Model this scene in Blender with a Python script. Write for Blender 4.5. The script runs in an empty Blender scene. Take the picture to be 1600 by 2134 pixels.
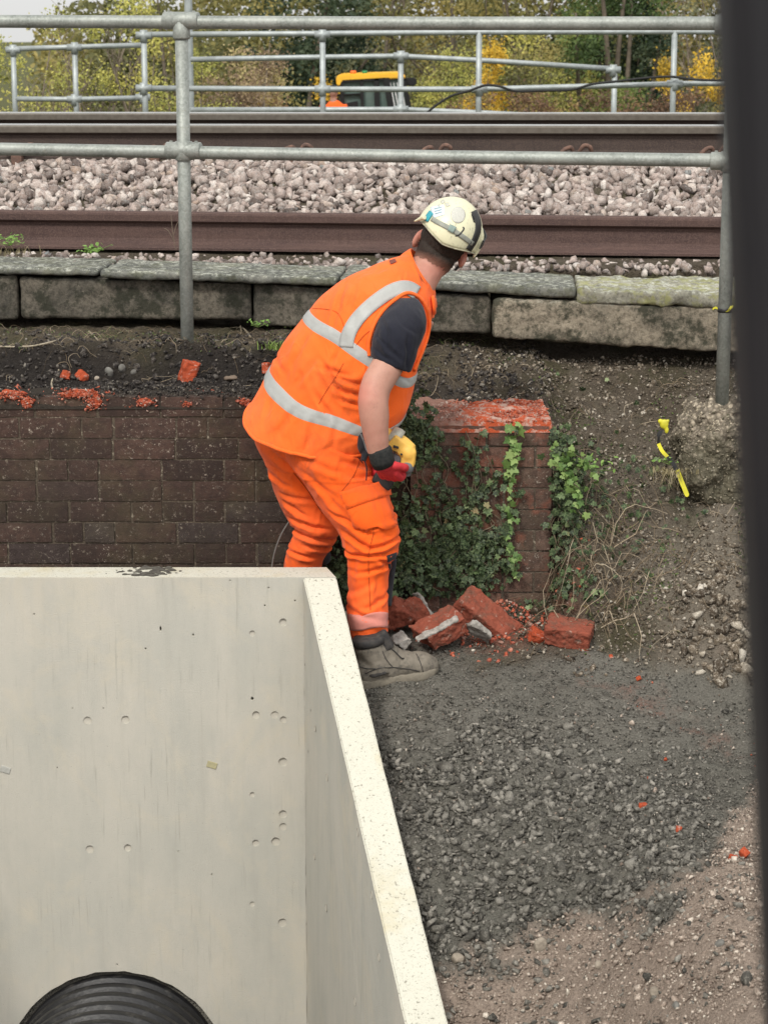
import bpy, bmesh, math, random
import numpy as np
from mathutils import Vector, Matrix, noise, Euler
from mathutils.bvhtree import BVHTree
random.seed(7); RNG = np.random.default_rng(7)
S = bpy.context.scene
COL = S.collection

# ------------------------------------------------------------------ camera
W, H, F = 1600.0, 2134.0, 4564.0
TH = math.radians(12.3); ZC = 2.2
cd = bpy.data.cameras.new('camera'); cam = bpy.data.objects.new('camera', cd); COL.objects.link(cam)
cam.location = (0, 0, ZC); cam.rotation_euler = (math.radians(90) - TH, 0, 0)
cd.sensor_fit = 'VERTICAL'; cd.sensor_height = 36.0; cd.lens = F / H * 36.0
cd.clip_start = 0.05; cd.clip_end = 2000
cd.dof.use_dof = True; cd.dof.focus_distance = 7.9; cd.dof.aperture_fstop = 10.5
S.camera = cam
# ------------------------------------------------------------------ world, sun, exposure
SUN_EL, SUN_AZ = 47, -27          # azimuth measured from behind the camera
wd = bpy.data.worlds.new('World'); S.world = wd; wd.use_nodes = True
nt = wd.node_tree; nt.nodes.clear()
sky = nt.nodes.new('ShaderNodeTexSky'); sky.sky_type = 'NISHITA'; sky.sun_disc = False
sky.sun_elevation = math.radians(SUN_EL); sky.sun_rotation = math.radians(180 + SUN_AZ)
sky.air_density = 1.0; sky.dust_density = 4.0; sky.ozone_density = 1.0
hs = nt.nodes.new('ShaderNodeHueSaturation'); hs.inputs['Saturation'].default_value = 0.15
hs.inputs['Value'].default_value = 1.35
bg = nt.nodes.new('ShaderNodeBackground'); bg.inputs[1].default_value = 0.13
wo = nt.nodes.new('ShaderNodeOutputWorld')
cl = nt.nodes.new('ShaderNodeMix'); cl.data_type = 'RGBA'; cl.inputs[0].default_value = 0.65   # thin even cloud over the clear sky
cl.inputs[7].default_value = (6.15, 6.15, 6.05, 1)
nt.links.new(sky.outputs[0], hs.inputs['Color']); nt.links.new(hs.outputs[0], cl.inputs[6]); nt.links.new(cl.outputs[2], bg.inputs[0]); nt.links.new(bg.outputs[0], wo.inputs[0])
sl = bpy.data.lights.new('sun', 'SUN'); sun = bpy.data.objects.new('sun', sl); COL.objects.link(sun)
sl.energy = 2.1; sl.angle = math.radians(11); sl.color = (1.0, 0.955, 0.88)
az = math.radians(SUN_AZ)
sd = Vector((math.sin(az) * math.cos(math.radians(SUN_EL)), -math.cos(az) * math.cos(math.radians(SUN_EL)), math.sin(math.radians(SUN_EL))))
sun.rotation_euler = sd.to_track_quat('Z', 'Y').to_euler()
S.view_settings.view_transform = 'Standard'; S.view_settings.look = 'None'
S.view_settings.gamma = 1.0; S.view_settings.exposure = 0.47

# ------------------------------------------------------------------ helpers
CT, ST = math.cos(TH), math.sin(TH)
def at(px, py, Y):
    u = H / 2 - py
    d = (px - W / 2, F * CT + u * ST, -F * ST + u * CT)
    t = Y / d[1]
    return Vector((d[0] * t, Y, ZC + d[2] * t))
def ray(px, py):
    u = H / 2 - py
    return Vector((px - W / 2, F * CT + u * ST, -F * ST + u * CT)).normalized()
def tag(o, label=None, cat=None, group=None, kind=None):
    if label: o['label'] = label
    if cat: o['category'] = cat
    if group: o['group'] = group
    if kind: o['kind'] = kind
    return o
def empty(name, loc, label, cat, group=None, rz=0):
    o = bpy.data.objects.new(name, None); COL.objects.link(o); o.location = loc; o.rotation_euler.z = rz
    o.empty_display_size = 0.1
    return tag(o, label, cat, group)
def link(name, me, mat, parent=None, smooth=False):
    """vertices are in world space; parent keeps them there"""
    o = bpy.data.objects.new(name, me); COL.objects.link(o)
    for m in (mat if isinstance(mat, (list, tuple)) else [mat]): me.materials.append(m)
    if smooth: me.shade_smooth()
    if parent is not None:
        o.parent = parent
        M = Matrix.Identity(4); p = parent
        while p is not None:
            M = (Matrix.Translation(p.location) @ p.rotation_euler.to_matrix().to_4x4()) @ M if p is not None else M
            p = p.parent
        me.transform(M.inverted())
    return o
def mesh(verts, faces):
    me = bpy.data.meshes.new('m'); me.from_pydata([tuple(v) for v in verts], [], faces); me.update(); return me
def fastmesh(V, L, starts, totals):
    me = bpy.data.meshes.new('m')
    me.vertices.add(len(V)); me.vertices.foreach_set('co', V.astype(np.float32).ravel())
    me.loops.add(len(L)); me.loops.foreach_set('vertex_index', L.astype(np.int32))
    me.polygons.add(len(starts)); me.polygons.foreach_set('loop_start', starts.astype(np.int32))
    me.update(calc_edges=True); me.validate(); return me
def fattr(me, name, vals):
    a = me.attributes.new(name, 'FLOAT', 'POINT'); a.data.foreach_set('value', np.asarray(vals, np.float32))
def join(*mes):
    """merge meshes (world space) into one"""
    bm = bmesh.new()
    for m in mes: bm.from_mesh(m)
    me = bpy.data.meshes.new('m'); bm.to_mesh(me); bm.free(); return me
def bmm(fn):
    bm = bmesh.new(); fn(bm); bmesh.ops.recalc_face_normals(bm, faces=bm.faces)
    me = bpy.data.meshes.new('m'); bm.to_mesh(me); bm.free(); return me
def boxm(c, s, rot=None, bev=0.0, seg=2):
    bm = bmesh.new(); bmesh.ops.create_cube(bm, size=1)
    for v in bm.verts: v.co = Vector((v.co.x * s[0], v.co.y * s[1], v.co.z * s[2]))
    if bev: bmesh.ops.bevel(bm, geom=bm.edges[:] + bm.verts[:], offset=bev, segments=seg, affect='EDGES', profile=.6)
    M = Matrix.Translation(c) @ ((rot.to_matrix() if hasattr(rot, 'to_matrix') else rot).to_4x4() if rot is not None else Matrix.Identity(4))
    bm.transform(M); me = bpy.data.meshes.new('m'); bm.to_mesh(me); bm.free(); return me
def tubem(pts, r, n=14, cap=True):
    """sweep a circle along points, r a number or list"""
    pts = [Vector(p) for p in pts]; rr = r if isinstance(r, (list, tuple)) else [r] * len(pts)
    V = []; Fc = []; up = None
    for i, p in enumerate(pts):
        t = (pts[min(i + 1, len(pts) - 1)] - pts[max(i - 1, 0)]).normalized()
        if up is None:
            up = Vector((0, 0, 1)) if abs(t.z) < .9 else Vector((0, 1, 0))
        a = t.cross(up).normalized(); b = a.cross(t).normalized(); up = b
        for k in range(n):
            q = 2 * math.pi * k / n
            V.append(p + (a * math.cos(q) + b * math.sin(q)) * rr[i])
    for i in range(len(pts) - 1):
        for k in range(n):
            k2 = (k + 1) % n
            Fc.append((i * n + k, i * n + k2, (i + 1) * n + k2, (i + 1) * n + k))
    if cap:
        Fc.append(tuple(range(n))[::-1]); Fc.append(tuple((len(pts) - 1) * n + k for k in range(n)))
    me = mesh(V, Fc); 
    bm = bmesh.new(); bm.from_mesh(me); bmesh.ops.recalc_face_normals(bm, faces=bm.faces); bm.to_mesh(me); bm.free()
    return me
def spline(pts, n=8):
    pts = [Vector(p) for p in pts]; out = []
    for i in range(len(pts) - 1):
        p0 = pts[max(i - 1, 0)]; p1 = pts[i]; p2 = pts[i + 1]; p3 = pts[min(i + 2, len(pts) - 1)]
        for k in range(n):
            t = k / n
            out.append(0.5 * ((2 * p1) + (p2 - p0) * t + (2 * p0 - 5 * p1 + 4 * p2 - p3) * t * t + (3 * p1 - p0 - 3 * p2 + p3) * t ** 3))
    out.append(pts[-1]); return out
def ellm(c, r, rot=None, sub=3):
    bm = bmesh.new(); bmesh.ops.create_icosphere(bm, subdivisions=sub, radius=1)
    M = Matrix.Translation(c) @ (rot.to_4x4() if rot is not None else Matrix.Identity(4)) @ Matrix.Diagonal((r[0], r[1], r[2], 1))
    bm.transform(M); me = bpy.data.meshes.new('m'); bm.to_mesh(me); bm.free(); return me
def remesh(me, vox, smooth=3, fac=.5):
    o = bpy.data.objects.new('t', me); COL.objects.link(o)
    m = o.modifiers.new('r', 'REMESH'); m.mode = 'VOXEL'; m.voxel_size = vox; m.adaptivity = 0
    if smooth:
        s = o.modifiers.new('s', 'SMOOTH'); s.iterations = smooth; s.factor = fac
    dg = bpy.context.evaluated_depsgraph_get(); dg.update()
    r = bpy.data.meshes.new_from_object(o.evaluated_get(dg))
    bpy.data.objects.remove(o); return r
def displace(me, fn):
    n = len(me.vertices); me.update()
    co = [v.co.copy() for v in me.vertices]; no = [v.normal.copy() for v in me.vertices]
    for i, v in enumerate(me.vertices): v.co = co[i] + no[i] * fn(co[i], no[i])
    me.update()
def loft(rows, yoff=0, n=36, sub=5, power=2.0, cap=True):
    """rows: (Lx,Ly,Rx,Ry,yc,D,bx,by) silhouette pixels and depth -> closed surface"""
    R = [Vector(r[:2] + (0,)) for r in rows]
    arr = np.array(rows, float); m = len(arr); ts = np.linspace(0, m - 1, (m - 1) * sub + 1)
    def cr(t):
        i = min(int(t), m - 2); f = t - i
        p0, p1, p2, p3 = arr[max(i - 1, 0)], arr[i], arr[i + 1], arr[min(i + 2, m - 1)]
        return .5 * (2 * p1 + (p2 - p0) * f + (2 * p0 - 5 * p1 + 4 * p2 - p3) * f * f + (3 * p1 - p0 - 3 * p2 + p3) * f ** 3)
    V = []
    for t in ts:
        a = cr(t); cx, cy = (a[0] + a[2]) / 2, (a[1] + a[3]) / 2; hx, hy = (a[2] - a[0]) / 2, (a[3] - a[1]) / 2
        for k in range(n):
            q = 2 * math.pi * k / n; c, s = math.cos(q), math.sin(q)
            c = math.copysign(abs(c) ** (2 / power), c); s = math.copysign(abs(s) ** (2 / power), s)
            V.append(at(cx + c * hx + s * a[6], cy + c * hy + s * a[7], a[4] - s * a[5] + yoff))
    Fc = []
    for i in range(len(ts) - 1):
        for k in range(n):
            k2 = (k + 1) % n; Fc.append((i * n + k, i * n + k2, (i + 1) * n + k2, (i + 1) * n + k))
    if cap:
        Fc.append(tuple(range(n))); Fc.append(tuple((len(ts) - 1) * n + k for k in range(n)))
    me = mesh(V, Fc); bm = bmesh.new(); bm.from_mesh(me); bmesh.ops.recalc_face_normals(bm, faces=bm.faces); bm.to_mesh(me); bm.free()
    return me
def fbm(p, o=4): return noise.fractal(p, 1.0, 2.0, o)

# ------------------------------------------------------------------ materials
class M:
    def __init__(s, name, rough=.8, spec=.3, metal=0.0):
        s.m = bpy.data.materials.new(name); s.m.use_nodes = True; s.t = s.m.node_tree; s.b = s.t.nodes['Principled BSDF']
        s.b.inputs['Roughness'].default_value = rough; s.b.inputs['Specular IOR Level'].default_value = spec; s.b.inputs['Metallic'].default_value = metal
        g = s.t.nodes.new('ShaderNodeNewGeometry'); s.pos = g.outputs['Position']; s.nrm = g.outputs['Normal']; s.h = None
    def N(s, k): return s.t.nodes.new('ShaderNode' + k)
    def L(s, a, b): s.t.links.new(a, b)
    def setp(s, node, i, v):
        if hasattr(v, 'is_linked') or isinstance(v, bpy.types.NodeSocket): s.L(v, node.inputs[i])
        else: node.inputs[i].default_value = v
    def mapp(s, sc=(1, 1, 1), rot=(0, 0, 0), obj=False):
        n = s.N('Mapping'); n.inputs['Scale'].default_value = sc; n.inputs['Rotation'].default_value = rot
        if obj:
            tc = s.N('TexCoord'); s.L(tc.outputs['Object'], n.inputs[0])
        else: s.L(s.pos, n.inputs[0])
        return n.outputs[0]
    def noise(s, sc, det=4, rough=.6, vec=None, dist=0):
        n = s.N('TexNoise'); n.inputs['Scale'].default_value = sc; n.inputs['Detail'].default_value = det; n.inputs['Roughness'].default_value = rough
        n.inputs['Distortion'].default_value = dist; s.L(vec or s.pos, n.inputs['Vector']); return n.outputs['Fac']
    def voro(s, sc, feat='F1', out='Distance', vec=None, rnd=1):
        n = s.N('TexVoronoi'); n.feature = feat; n.inputs['Scale'].default_value = sc; n.inputs['Randomness'].default_value = rnd
        s.L(vec or s.pos, n.inputs['Vector']); return n.outputs[out]
    def ramp(s, fac, stops):
        n = s.N('ValToRGB'); e = n.color_ramp.elements
        while len(e) > 1: e.remove(e[-1])
        for i, (p, c) in enumerate(stops):
            c = (c, c, c, 1) if isinstance(c, (int, float)) else tuple(c) + (1,)
            if i == 0: e[0].position = p; e[0].color = c
            else: k = e.new(p); k.color = c
        s.setp(n, 0, fac); return n.outputs[0]
    def mix(s, fac, a, b, mode='MIX'):
        n = s.N('Mix'); n.data_type = 'RGBA'; n.blend_type = mode
        for i, v in ((0, fac), (6, a), (7, b)):
            if isinstance(v, tuple) and len(v) == 3: v = v + (1,)
            if isinstance(v, (int, float)) and i > 0: v = (v, v, v, 1)
            s.setp(n, i, v)
        return n.outputs[2]
    def math(s, op, a, b=0.0):
        n = s.N('Math'); n.operation = op; s.setp(n, 0, a); s.setp(n, 1, b); return n.outputs[0]
    def attr(s, name):
        n = s.N('Attribute'); n.attribute_name = name; return n.outputs['Fac']
    def sep(s, v, i):
        n = s.N('SeparateXYZ'); s.L(v, n.inputs[0]); return n.outputs[i]
    def col(s, c):
        if isinstance(c, tuple): s.b.inputs['Base Color'].default_value = c + (1,)
        else: s.L(c, s.b.inputs['Base Color'])
        return s
    def bump(s, h, dist=.005, strength=1.0):
        n = s.N('Bump'); n.inputs['Distance'].default_value = dist; n.inputs['Strength'].default_value = strength
        s.L(h, n.inputs['Height'])
        if s.h is not None: s.L(s.h, n.inputs['Normal'])
        s.h = n.outputs[0]; s.L(s.h, s.b.inputs['Normal']); return s

def simple(name, c1, c2=None, sc=30, rough=.7, spec=.3, metal=0, bump=0, bsc=None, obj=True):
    m = M(name, rough, spec, metal)
    v = m.mapp(obj=obj)
    c2 = c2 or tuple(x * .8 for x in c1)
    m.col(m.ramp(m.noise(sc, vec=v), [(.35, c1), (.65, c2)]))
    if bump: m.bump(m.noise(bsc or sc * 3, vec=v), bump)
    return m.m

# galvanised steel
m = M('galvanised_steel', .55, .4, .35)
v = m.mapp((1, 1, 1))
c = m.mix(m.ramp(m.noise(9, 5), [(.35, 0), (.7, 1)]), (.165, .18, .165), (.29, .305, .28))
c = m.mix(m.ramp(m.voro(130, out='Color'), [(.2, 0), (.9, .35)]), c, (.42, .45, .42))
c = m.mix(m.ramp(m.noise(38, 5, .7), [(.66, 0), (.74, .6)]), c, (.5, .51, .47))
c = m.mix(m.ramp(m.noise(14, 6, .75, dist=1.5), [(.60, 0), (.72, .55)]), c, (.16, .135, .095))
m.col(c); m.bump(m.noise(160, 3), .0007); GALV = m.m
# rusty rail
def railmat(name, a, b, speck):
    m = M(name, .82, .25)
    c = m.mix(m.ramp(m.noise(6, 6, .7, m.mapp((.5, 3, 3))), [(.35, 0), (.65, 1)]), a, b)
    c = m.mix(m.ramp(m.noise(180, 3, .7), [(.45, 0), (.62, .8)]), c, speck)
    c = m.mix(m.ramp(m.noise(60, 3, .6, m.mapp((1, 1, .12))), [(.55, 0), (.7, .35)]), c, tuple(x * .55 for x in a))
    m.col(c); m.bump(m.noise(220, 3), .001); return m.m
RAIL_RUST = railmat('rusty_rail_steel', (.085, .052, .045), (.052, .033, .031), (.12, .078, .065))
RAIL_DARK = railmat('brown_running_rail', (.062, .046, .040), (.042, .031, .029), (.085, .062, .050))
RAIL_HEAD = simple('worn_rail_head_side', (.13, .115, .095), (.10, .085, .07), 40, .6, .4, .3)
m = M('polished_rail_top', .28, .5, .85); m.col(m.ramp(m.noise(20, 4, .6, m.mapp((.3, 8, 1))), [(.3, (.40, .40, .39)), (.7, (.58, .58, .56))])); RAIL_TOP = m.m

# stones: per-stone attribute rnd
def stonemat(name, stops, grain=.3, rough=.9, sc=160, dust=None, spots=None, spec=.2):
    m = M(name, rough, spec)
    c = m.ramp(m.attr('rnd'), stops)
    c = m.mix(m.ramp(m.noise(sc, 4, .7), [(.35, grain), (.6, 0)]), c, tuple(x * .45 for x in stops[0][1]))
    c = m.mix(m.ramp(m.noise(sc * .5, 4, .7), [(.5, 0), (.72, grain)]), c, tuple(min(1, x * 1.7) for x in stops[-1][1]))
    if spots: c = m.mix(m.ramp(m.noise(45, 4, .6), [(.6, 0), (.68, .7)]), c, spots)
    m.col(c); m.bump(m.noise(sc * .8, 4, .7), .0025); return m.m
BALLAST = stonemat('granite_ballast', [(0, (.11, .088, .078)), (.2, (.31, .245, .215)), (.4, (.46, .375, .335)), (.55, (.25, .205, .18)), (.75, (.53, .45, .405)), (.9, (.62, .56, .51)), (.97, (.38, .285, .225)), (1, (.19, .205, .205))], .5)
DGRAV = stonemat('dark_wet_gravel', [(0, (.034, .032, .027)), (.35, (.082, .077, .065)), (.65, (.142, .133, .114)), (.9, (.20, .188, .162)), (1, (.28, .26, .225))], .35, .8, 260, spec=.3)
PGRAV = stonemat('pinkish_gravel', [(0, (.15, .115, .092)), (.4, (.27, .21, .17)), (.75, (.38, .31, .255)), (.93, (.50, .43, .36)), (1, (.58, .53, .45))], .35, .9, 240)
BROWNST = stonemat('brown_soil_lumps', [(0, (.055, .042, .030)), (.5, (.12, .095, .068)), (.8, (.19, .155, .115)), (.94, (.34, .30, .24)), (1, (.52, .48, .41))], .4, .95, 200)
BLACKST = stonemat('black_soil_crumbs', [(0, (.018, .016, .016)), (.6, (.035, .030, .028)), (.9, (.07, .06, .05)), (1, (.22, .20, .17))], .4, .95, 240)
REDST = stonemat('red_brick_crumbs', [(0, (.24, .055, .032)), (.4, (.36, .080, .042)), (.75, (.47, .12, .06)), (.9, (.30, .16, .12)), (1, (.46, .38, .33))], .3, .95, 200)

# ------------------------------------------------------------------ stone scattering
def rock_protos(n, npts, flat=(1, .8, .62), seed=1):
    rnd = random.Random(seed); out = []
    for _ in range(n):
        bm = bmesh.new()
        fl = (flat[0], flat[1] * rnd.uniform(.8, 1.15), flat[2] * rnd.uniform(.75, 1.2))
        for _ in range(npts):
            d = Vector((rnd.gauss(0, 1), rnd.gauss(0, 1), rnd.gauss(0, 1))).normalized() * rnd.uniform(.86, 1)
            bm.verts.new((d.x * fl[0], d.y * fl[1], d.z * fl[2]))
        r = bmesh.ops.convex_hull(bm, input=bm.verts)
        bmesh.ops.delete(bm, geom=[e for e in r['geom_interior'] if isinstance(e, bmesh.types.BMVert)], context='VERTS')
        bmesh.ops.dissolve_limit(bm, angle_limit=math.radians(14), verts=bm.verts, edges=bm.edges)
        bmesh.ops.triangulate(bm, faces=bm.faces)
        bm.verts.index_update()
        V = np.array([v.co[:] for v in bm.verts]); Fc = np.array([[v.index for v in f.verts] for f in bm.faces]); bm.free()
        out.append((V, Fc))
    return out
def rotmats(n, tilt=math.pi):
    a = RNG.uniform(0, 2 * math.pi, n); b = RNG.uniform(-tilt, tilt, n); c = RNG.uniform(-tilt, tilt, n)
    ca, sa, cb, sb, cc, sc = np.cos(a), np.sin(a), np.cos(b), np.sin(b), np.cos(c), np.sin(c)
    z = np.zeros(n); o = np.ones(n)
    Rz = np.stack([ca, -sa, z, sa, ca, z, z, z, o], 1).reshape(n, 3, 3)
    Rx = np.stack([o, z, z, z, cb, -sb, z, sb, cb], 1).reshape(n, 3, 3)
    Ry = np.stack([cc, z, sc, z, o, z, -sc, z, cc], 1).reshape(n, 3, 3)
    return Ry @ Rx @ Rz
def scatter(name, P, size, protos, mat, tilt=math.pi, rnd=None, kind='stuff', smooth=False, R=None):
    """P (n,3) world positions, size (n,) radius -> one mesh"""
    n = len(P); R = rotmats(n, tilt) if R is None else R; pick = RNG.integers(0, len(protos), n)
    rnd = RNG.uniform(0, 1, n) if rnd is None else rnd
    Vs, Fs, A = [], [], []; off = 0
    for k, (V, Fc) in enumerate(protos):
        idx = np.where(pick == k)[0]
        if not len(idx): continue
        v = np.einsum('nij,vj->nvi', R[idx], V) * size[idx][:, None, None] + P[idx][:, None, :]
        nv = len(V); Vs.append(v.reshape(-1, 3)); f = Fc[None] + (np.arange(len(idx)) * nv)[:, None, None] + off
        Fs.append(f.reshape(-1, Fc.shape[1])); A.append(np.repeat(rnd[idx], nv)); off += nv * len(idx)
    V = np.concatenate(Vs); Fc = np.concatenate(Fs); nf, k = Fc.shape
    me = fastmesh(V, Fc.ravel(), np.arange(nf) * k, np.full(nf, k)); fattr(me, 'rnd', np.concatenate(A))
    return me
ROCK = rock_protos(30, 11, (1, .80, .62), 3)
SMALL = rock_protos(20, 10, (1, .75, .5), 4)
FLAT = rock_protos(20, 11, (1, .7, .4), 5)

# ------------------------------------------------------------------ terrain
YW = 7.56                      # brick wall face
def lerp_tab(y, tab):
    xs = [t[0] for t in tab]; ys = [t[1] for t in tab]; return np.interp(y, xs, ys)
FRONT = [(0, -.55), (4.0, -.62), (4.8, -.70), (5.45, -.455), (6.2, -.13), (6.85, .045), (7.0, .075), (7.12, .10), (7.3, .15), (7.6, .21), (8.0, .3)]
LEDGE = [(7.4, .90), (7.62, .925), (7.97, .955), (8.07, 1.062), (8.5, 1.07), (8.9, 1.10), (9.0, 1.27), (9.3, 1.29), (9.45, 1.37), (9.95, 1.60), (12.1, 1.60), (13, 1.3), (14, 1.1), (23, 1.05), (30, 0), (40, -1.0), (2000, -1.0)]
BANK = [(6.6, -.02), (7.0, .10), (7.15, .2), (7.35, .36), (7.7, .62), (8.0, .80), (8.3, .97), (8.5, 1.0), (8.9, 1.10), (9.0, 1.27), (9.3, 1.29), (9.45, 1.37), (9.95, 1.60), (12.1, 1.60), (13, 1.3), (14, 1.1), (23, 1.05), (30, 0), (40, -1.0), (2000, -1.0)]
def sstep(a, b, x):
    t = np.clip((x - a) / (b - a), 0, 1); return t * t * (3 - 2 * t)
NZ = {}
def vnoise(X, Y, sc, seed=0):
    """smooth value noise on arrays"""
    x = X * sc + seed * 17.3; y = Y * sc + seed * 9.1
    xi = np.floor(x).astype(int); yi = np.floor(y).astype(int); fx = x - xi; fy = y - yi
    def h(a, b):
        n = (a * 374761393 + b * 668265263 + seed * 1274126177) & 0x7fffffff
        n = ((n ^ (n >> 13)) * 1274126177) & 0x7fffffff
        return ((n ^ (n >> 16)) & 0xffff) / 65535.0
    sx = fx * fx * (3 - 2 * fx); sy = fy * fy * (3 - 2 * fy)
    return (h(xi, yi) * (1 - sx) + h(xi + 1, yi) * sx) * (1 - sy) + (h(xi, yi + 1) * (1 - sx) + h(xi + 1, yi + 1) * sx) * sy - .5
def HW_inner(Y): # x of outer face of right wing at depth Y
    a = at(704, 1215, 7.06); b = at(933, 2134, 5.45); return a.x + (7.06 - Y) / (7.06 - 5.45) * (b.x - a.x)
def ground_h(X, Y, fine=True):
    front = lerp_tab(Y, FRONT); YE = Y + np.clip(.106 * X, -.25, .25) * ((Y > 8.93) & (Y < 11.5)); ledge = lerp_tab(YE, LEDGE); bank = lerp_tab(YE, BANK)
    yw = YW + .12
    # mound of dark gravel, a little crowned
    front = front + .05 * np.exp(-((X - .45) / .5) ** 2 - ((Y - 6.7) / .5) ** 2) - .05 * np.exp(-((X - .35) / .3) ** 2 - ((Y - 5.6) / .35) ** 2)
    wallside = np.where(Y > yw, ledge, front)
    wallside = np.where((X > .0) & (Y > 7.4), np.where(Y > 7.9, lerp_tab(Y, [(7.9, .86), (8.05, .93), (8.3, 1.0), (8.5, 1.05)]) * (Y < 8.5) + ledge * (Y >= 8.5), np.where(Y > 7.62, .80, front)), wallside)
    w = sstep(.56, .66, X) * (Y > 7.3) + sstep(.30, .9, X) * (Y <= 7.3)
    base = wallside * (1 - w) + np.maximum(bank, front) * w
    # lump at far right
    base = base + .13 * np.exp(-((X - 1.25) / .22) ** 2 - ((Y - 7.15) / .2) ** 2)
    # trench in front of the headwall
    xr = HW_inner(Y) - .05
    inside = (X < xr) & (X > -1.74 - (xr + .16)) & (Y < 7.03)
    base = np.where(inside, -1.85, base)
    near = (Y < 12) & (np.abs(X) < 8)
    lz = sstep(7.66, 7.75, Y) * sstep(8.3, 8.1, Y) * (X < .62) * (np.abs(X) < 8)
    base = base + lz * (.040 * vnoise(X, Y, 9, 61) + .040 * vnoise(X, Y, 21, 62) + .022 * vnoise(X, Y, 47, 63))
    bz = sstep(6.95, 7.2, Y) * sstep(8.45, 8.2, Y) * sstep(.6, .75, X) * (X < 8)
    base = base + bz * (.045 * vnoise(X, Y, 7, 64) + .034 * vnoise(X, Y, 17, 65) + .018 * vnoise(X, Y, 42, 66))
    amp = np.where((Y > 9.0), .3, 1.0) * near
    base = base + amp * (.022 * vnoise(X, Y, 6, 1) + .018 * vnoise(X, Y, 14, 2))
    if fine: base = base + amp * (.014 * vnoise(X, Y, 34, 3) + .008 * vnoise(X, Y, 80, 4))
    far = (Y > 14)
    base = base + far * .4 * vnoise(X, Y, .2, 5)
    return base
def grow(a, lim, g=1.25, s0=.02):
    o = [a]; s = s0
    while abs(o[-1]) < lim: s *= g; o.append(o[-1] + math.copysign(s, lim if lim > 0 else lim))
    return o
xs = np.arange(-2.2, 2.2001, .014); 
right = [2.2]; s = .02
while right[-1] < 600: s *= 1.3; right.append(right[-1] + s)
xs = np.concatenate([-np.array(right[1:])[::-1], xs, right[1:]])
ys = np.arange(4.6, 9.5, .014); back = [9.5]; s = .02
while back[-1] < 900: s *= 1.25; back.append(back[-1] + s)
fr = [4.6]; s = .02
while fr[-1] > -60: s *= 1.4; fr.append(fr[-1] - s)
ys = np.concatenate([np.array(fr[1:])[::-1], ys, back[1:]])
GX, GY = np.meshgrid(xs, ys); GZ = ground_h(GX, GY)
nx, ny = len(xs), len(ys)
idx = np.arange(nx * ny).reshape(ny, nx)
Q = np.stack([idx[:-1, :-1], idx[:-1, 1:], idx[1:, 1:], idx[1:, :-1]], -1).reshape(-1, 4)
gme = fastmesh(np.stack([GX, GY, GZ], -1).reshape(-1, 3), Q.ravel(), np.arange(len(Q)) * 4, np.full(len(Q), 4))
# ground cover masks (what lies where)
def pm(px, py, Y): p = at(px, py, Y); return p.x, p.y
def pink_mask(X, Y):
    b = 5.62 + .12 * np.sin(X * 5) + .28 * vnoise(X, Y, 5, 8) + .1 * vnoise(X, Y, 18, 9) + sstep(.75, 1.25, X) * .95
    return sstep(.07, -.07, Y - b)
def dirt_mask(X, Y):    # brown soil to the right/back
    b = 7.06 + .18 * vnoise(X, Y, 4, 6) + .1 * vnoise(X, Y, 15, 12) - sstep(.9, 1.35, X) * .22
    return np.maximum(sstep(-.06, .06, Y - b), 0) * sstep(.2, .5, X + .25 * (Y - 7.0)) + (Y > 7.62) * 1.0
pk = pink_mask(GX, GY); dm = np.clip(dirt_mask(GX, GY), 0, 1)
blk = ((GY > 7.55) & (GX < .56)) * (1 - .7 * sstep(.0, .5, GX)) * sstep(8.14, 8.02, GY + .12 * vnoise(GX, GY, 7, 11))
red = np.exp(-((GX - .42) / .22) ** 2 - ((GY - 7.33) / .13) ** 2) * 1.3 + np.exp(-(((GX - .95) + (GY - 6.75) * .9) / .10) ** 2 - ((GY - 6.82) / .22) ** 2) * .5
red = np.clip(red + .6 * vnoise(GX, GY, 25, 13) - .2, 0, 1) * (GY < 7.6) * (GY > 6.3)
crown = np.clip(sstep(6.2, 6.75, GY) + .9 * vnoise(GX, GY, 3, 55) - .1, 0, 1) * (GY < 7.3); rub = np.clip(sstep(.75, 1.05, GX) * sstep(7.75, 7.45, GY) + .8 * vnoise(GX, GY, 6, 56), 0, 1) * (GX > .7); fattr(gme, 'crown', crown.ravel()); fattr(gme, 'rubble', rub.ravel())
fattr(gme, 'pink', pk.ravel()); fattr(gme, 'dirt', dm.ravel()); fattr(gme, 'black', np.clip(blk, 0, 1).ravel()); fattr(gme, 'red', red.ravel())
m = M('site_ground', .95, .15)
gr = m.mix(m.noise(55, 5, .7), (.042, .040, .033), (.215, .20, .170))
gr = m.mix(m.ramp(m.noise(5, 4, .6), [(.35, 0), (.7, .5)]), gr, (.14, .14, .12))
pkc = m.mix(m.noise(90, 5, .75), (.13, .10, .08), (.46, .37, .30))
brn = m.mix(m.noise(45, 6, .7), (.030, .024, .018), (.165, .135, .102))
brn = m.mix(m.ramp(m.noise(4, 4, .6), [(.45, 0), (.65, .6)]), brn, (.055, .055, .022))
brn = m.mix(m.ramp(m.noise(220, 2, .6), [(.66, 0), (.74, .8)]), brn, (.30, .27, .22))
bl = m.mix(m.noise(60, 5, .7), (.010, .009, .009), (.045, .038, .033))
gr = m.mix(m.math('MULTIPLY', m.attr('crown'), .65), gr, m.mix(m.noise(120, 5, .7), (.115, .108, .092), (.24, .225, .195))); brn = m.mix(m.math('MULTIPLY', m.attr('rubble'), .7), brn, m.mix(m.noise(70, 5, .75), (.07, .058, .044), (.34, .30, .245)));
c = m.mix(m.attr('pink'), gr, pkc); c = m.mix(m.attr('dirt'), c, brn); c = m.mix(m.attr('black'), c, bl); c = m.mix(m.math('MULTIPLY', m.attr('red'), m.ramp(m.noise(35, 5, .7), [(.4, .1), (.6, .9)])), c, (.25, .085, .055))
yy = m.sep(m.pos, 1)
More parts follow.
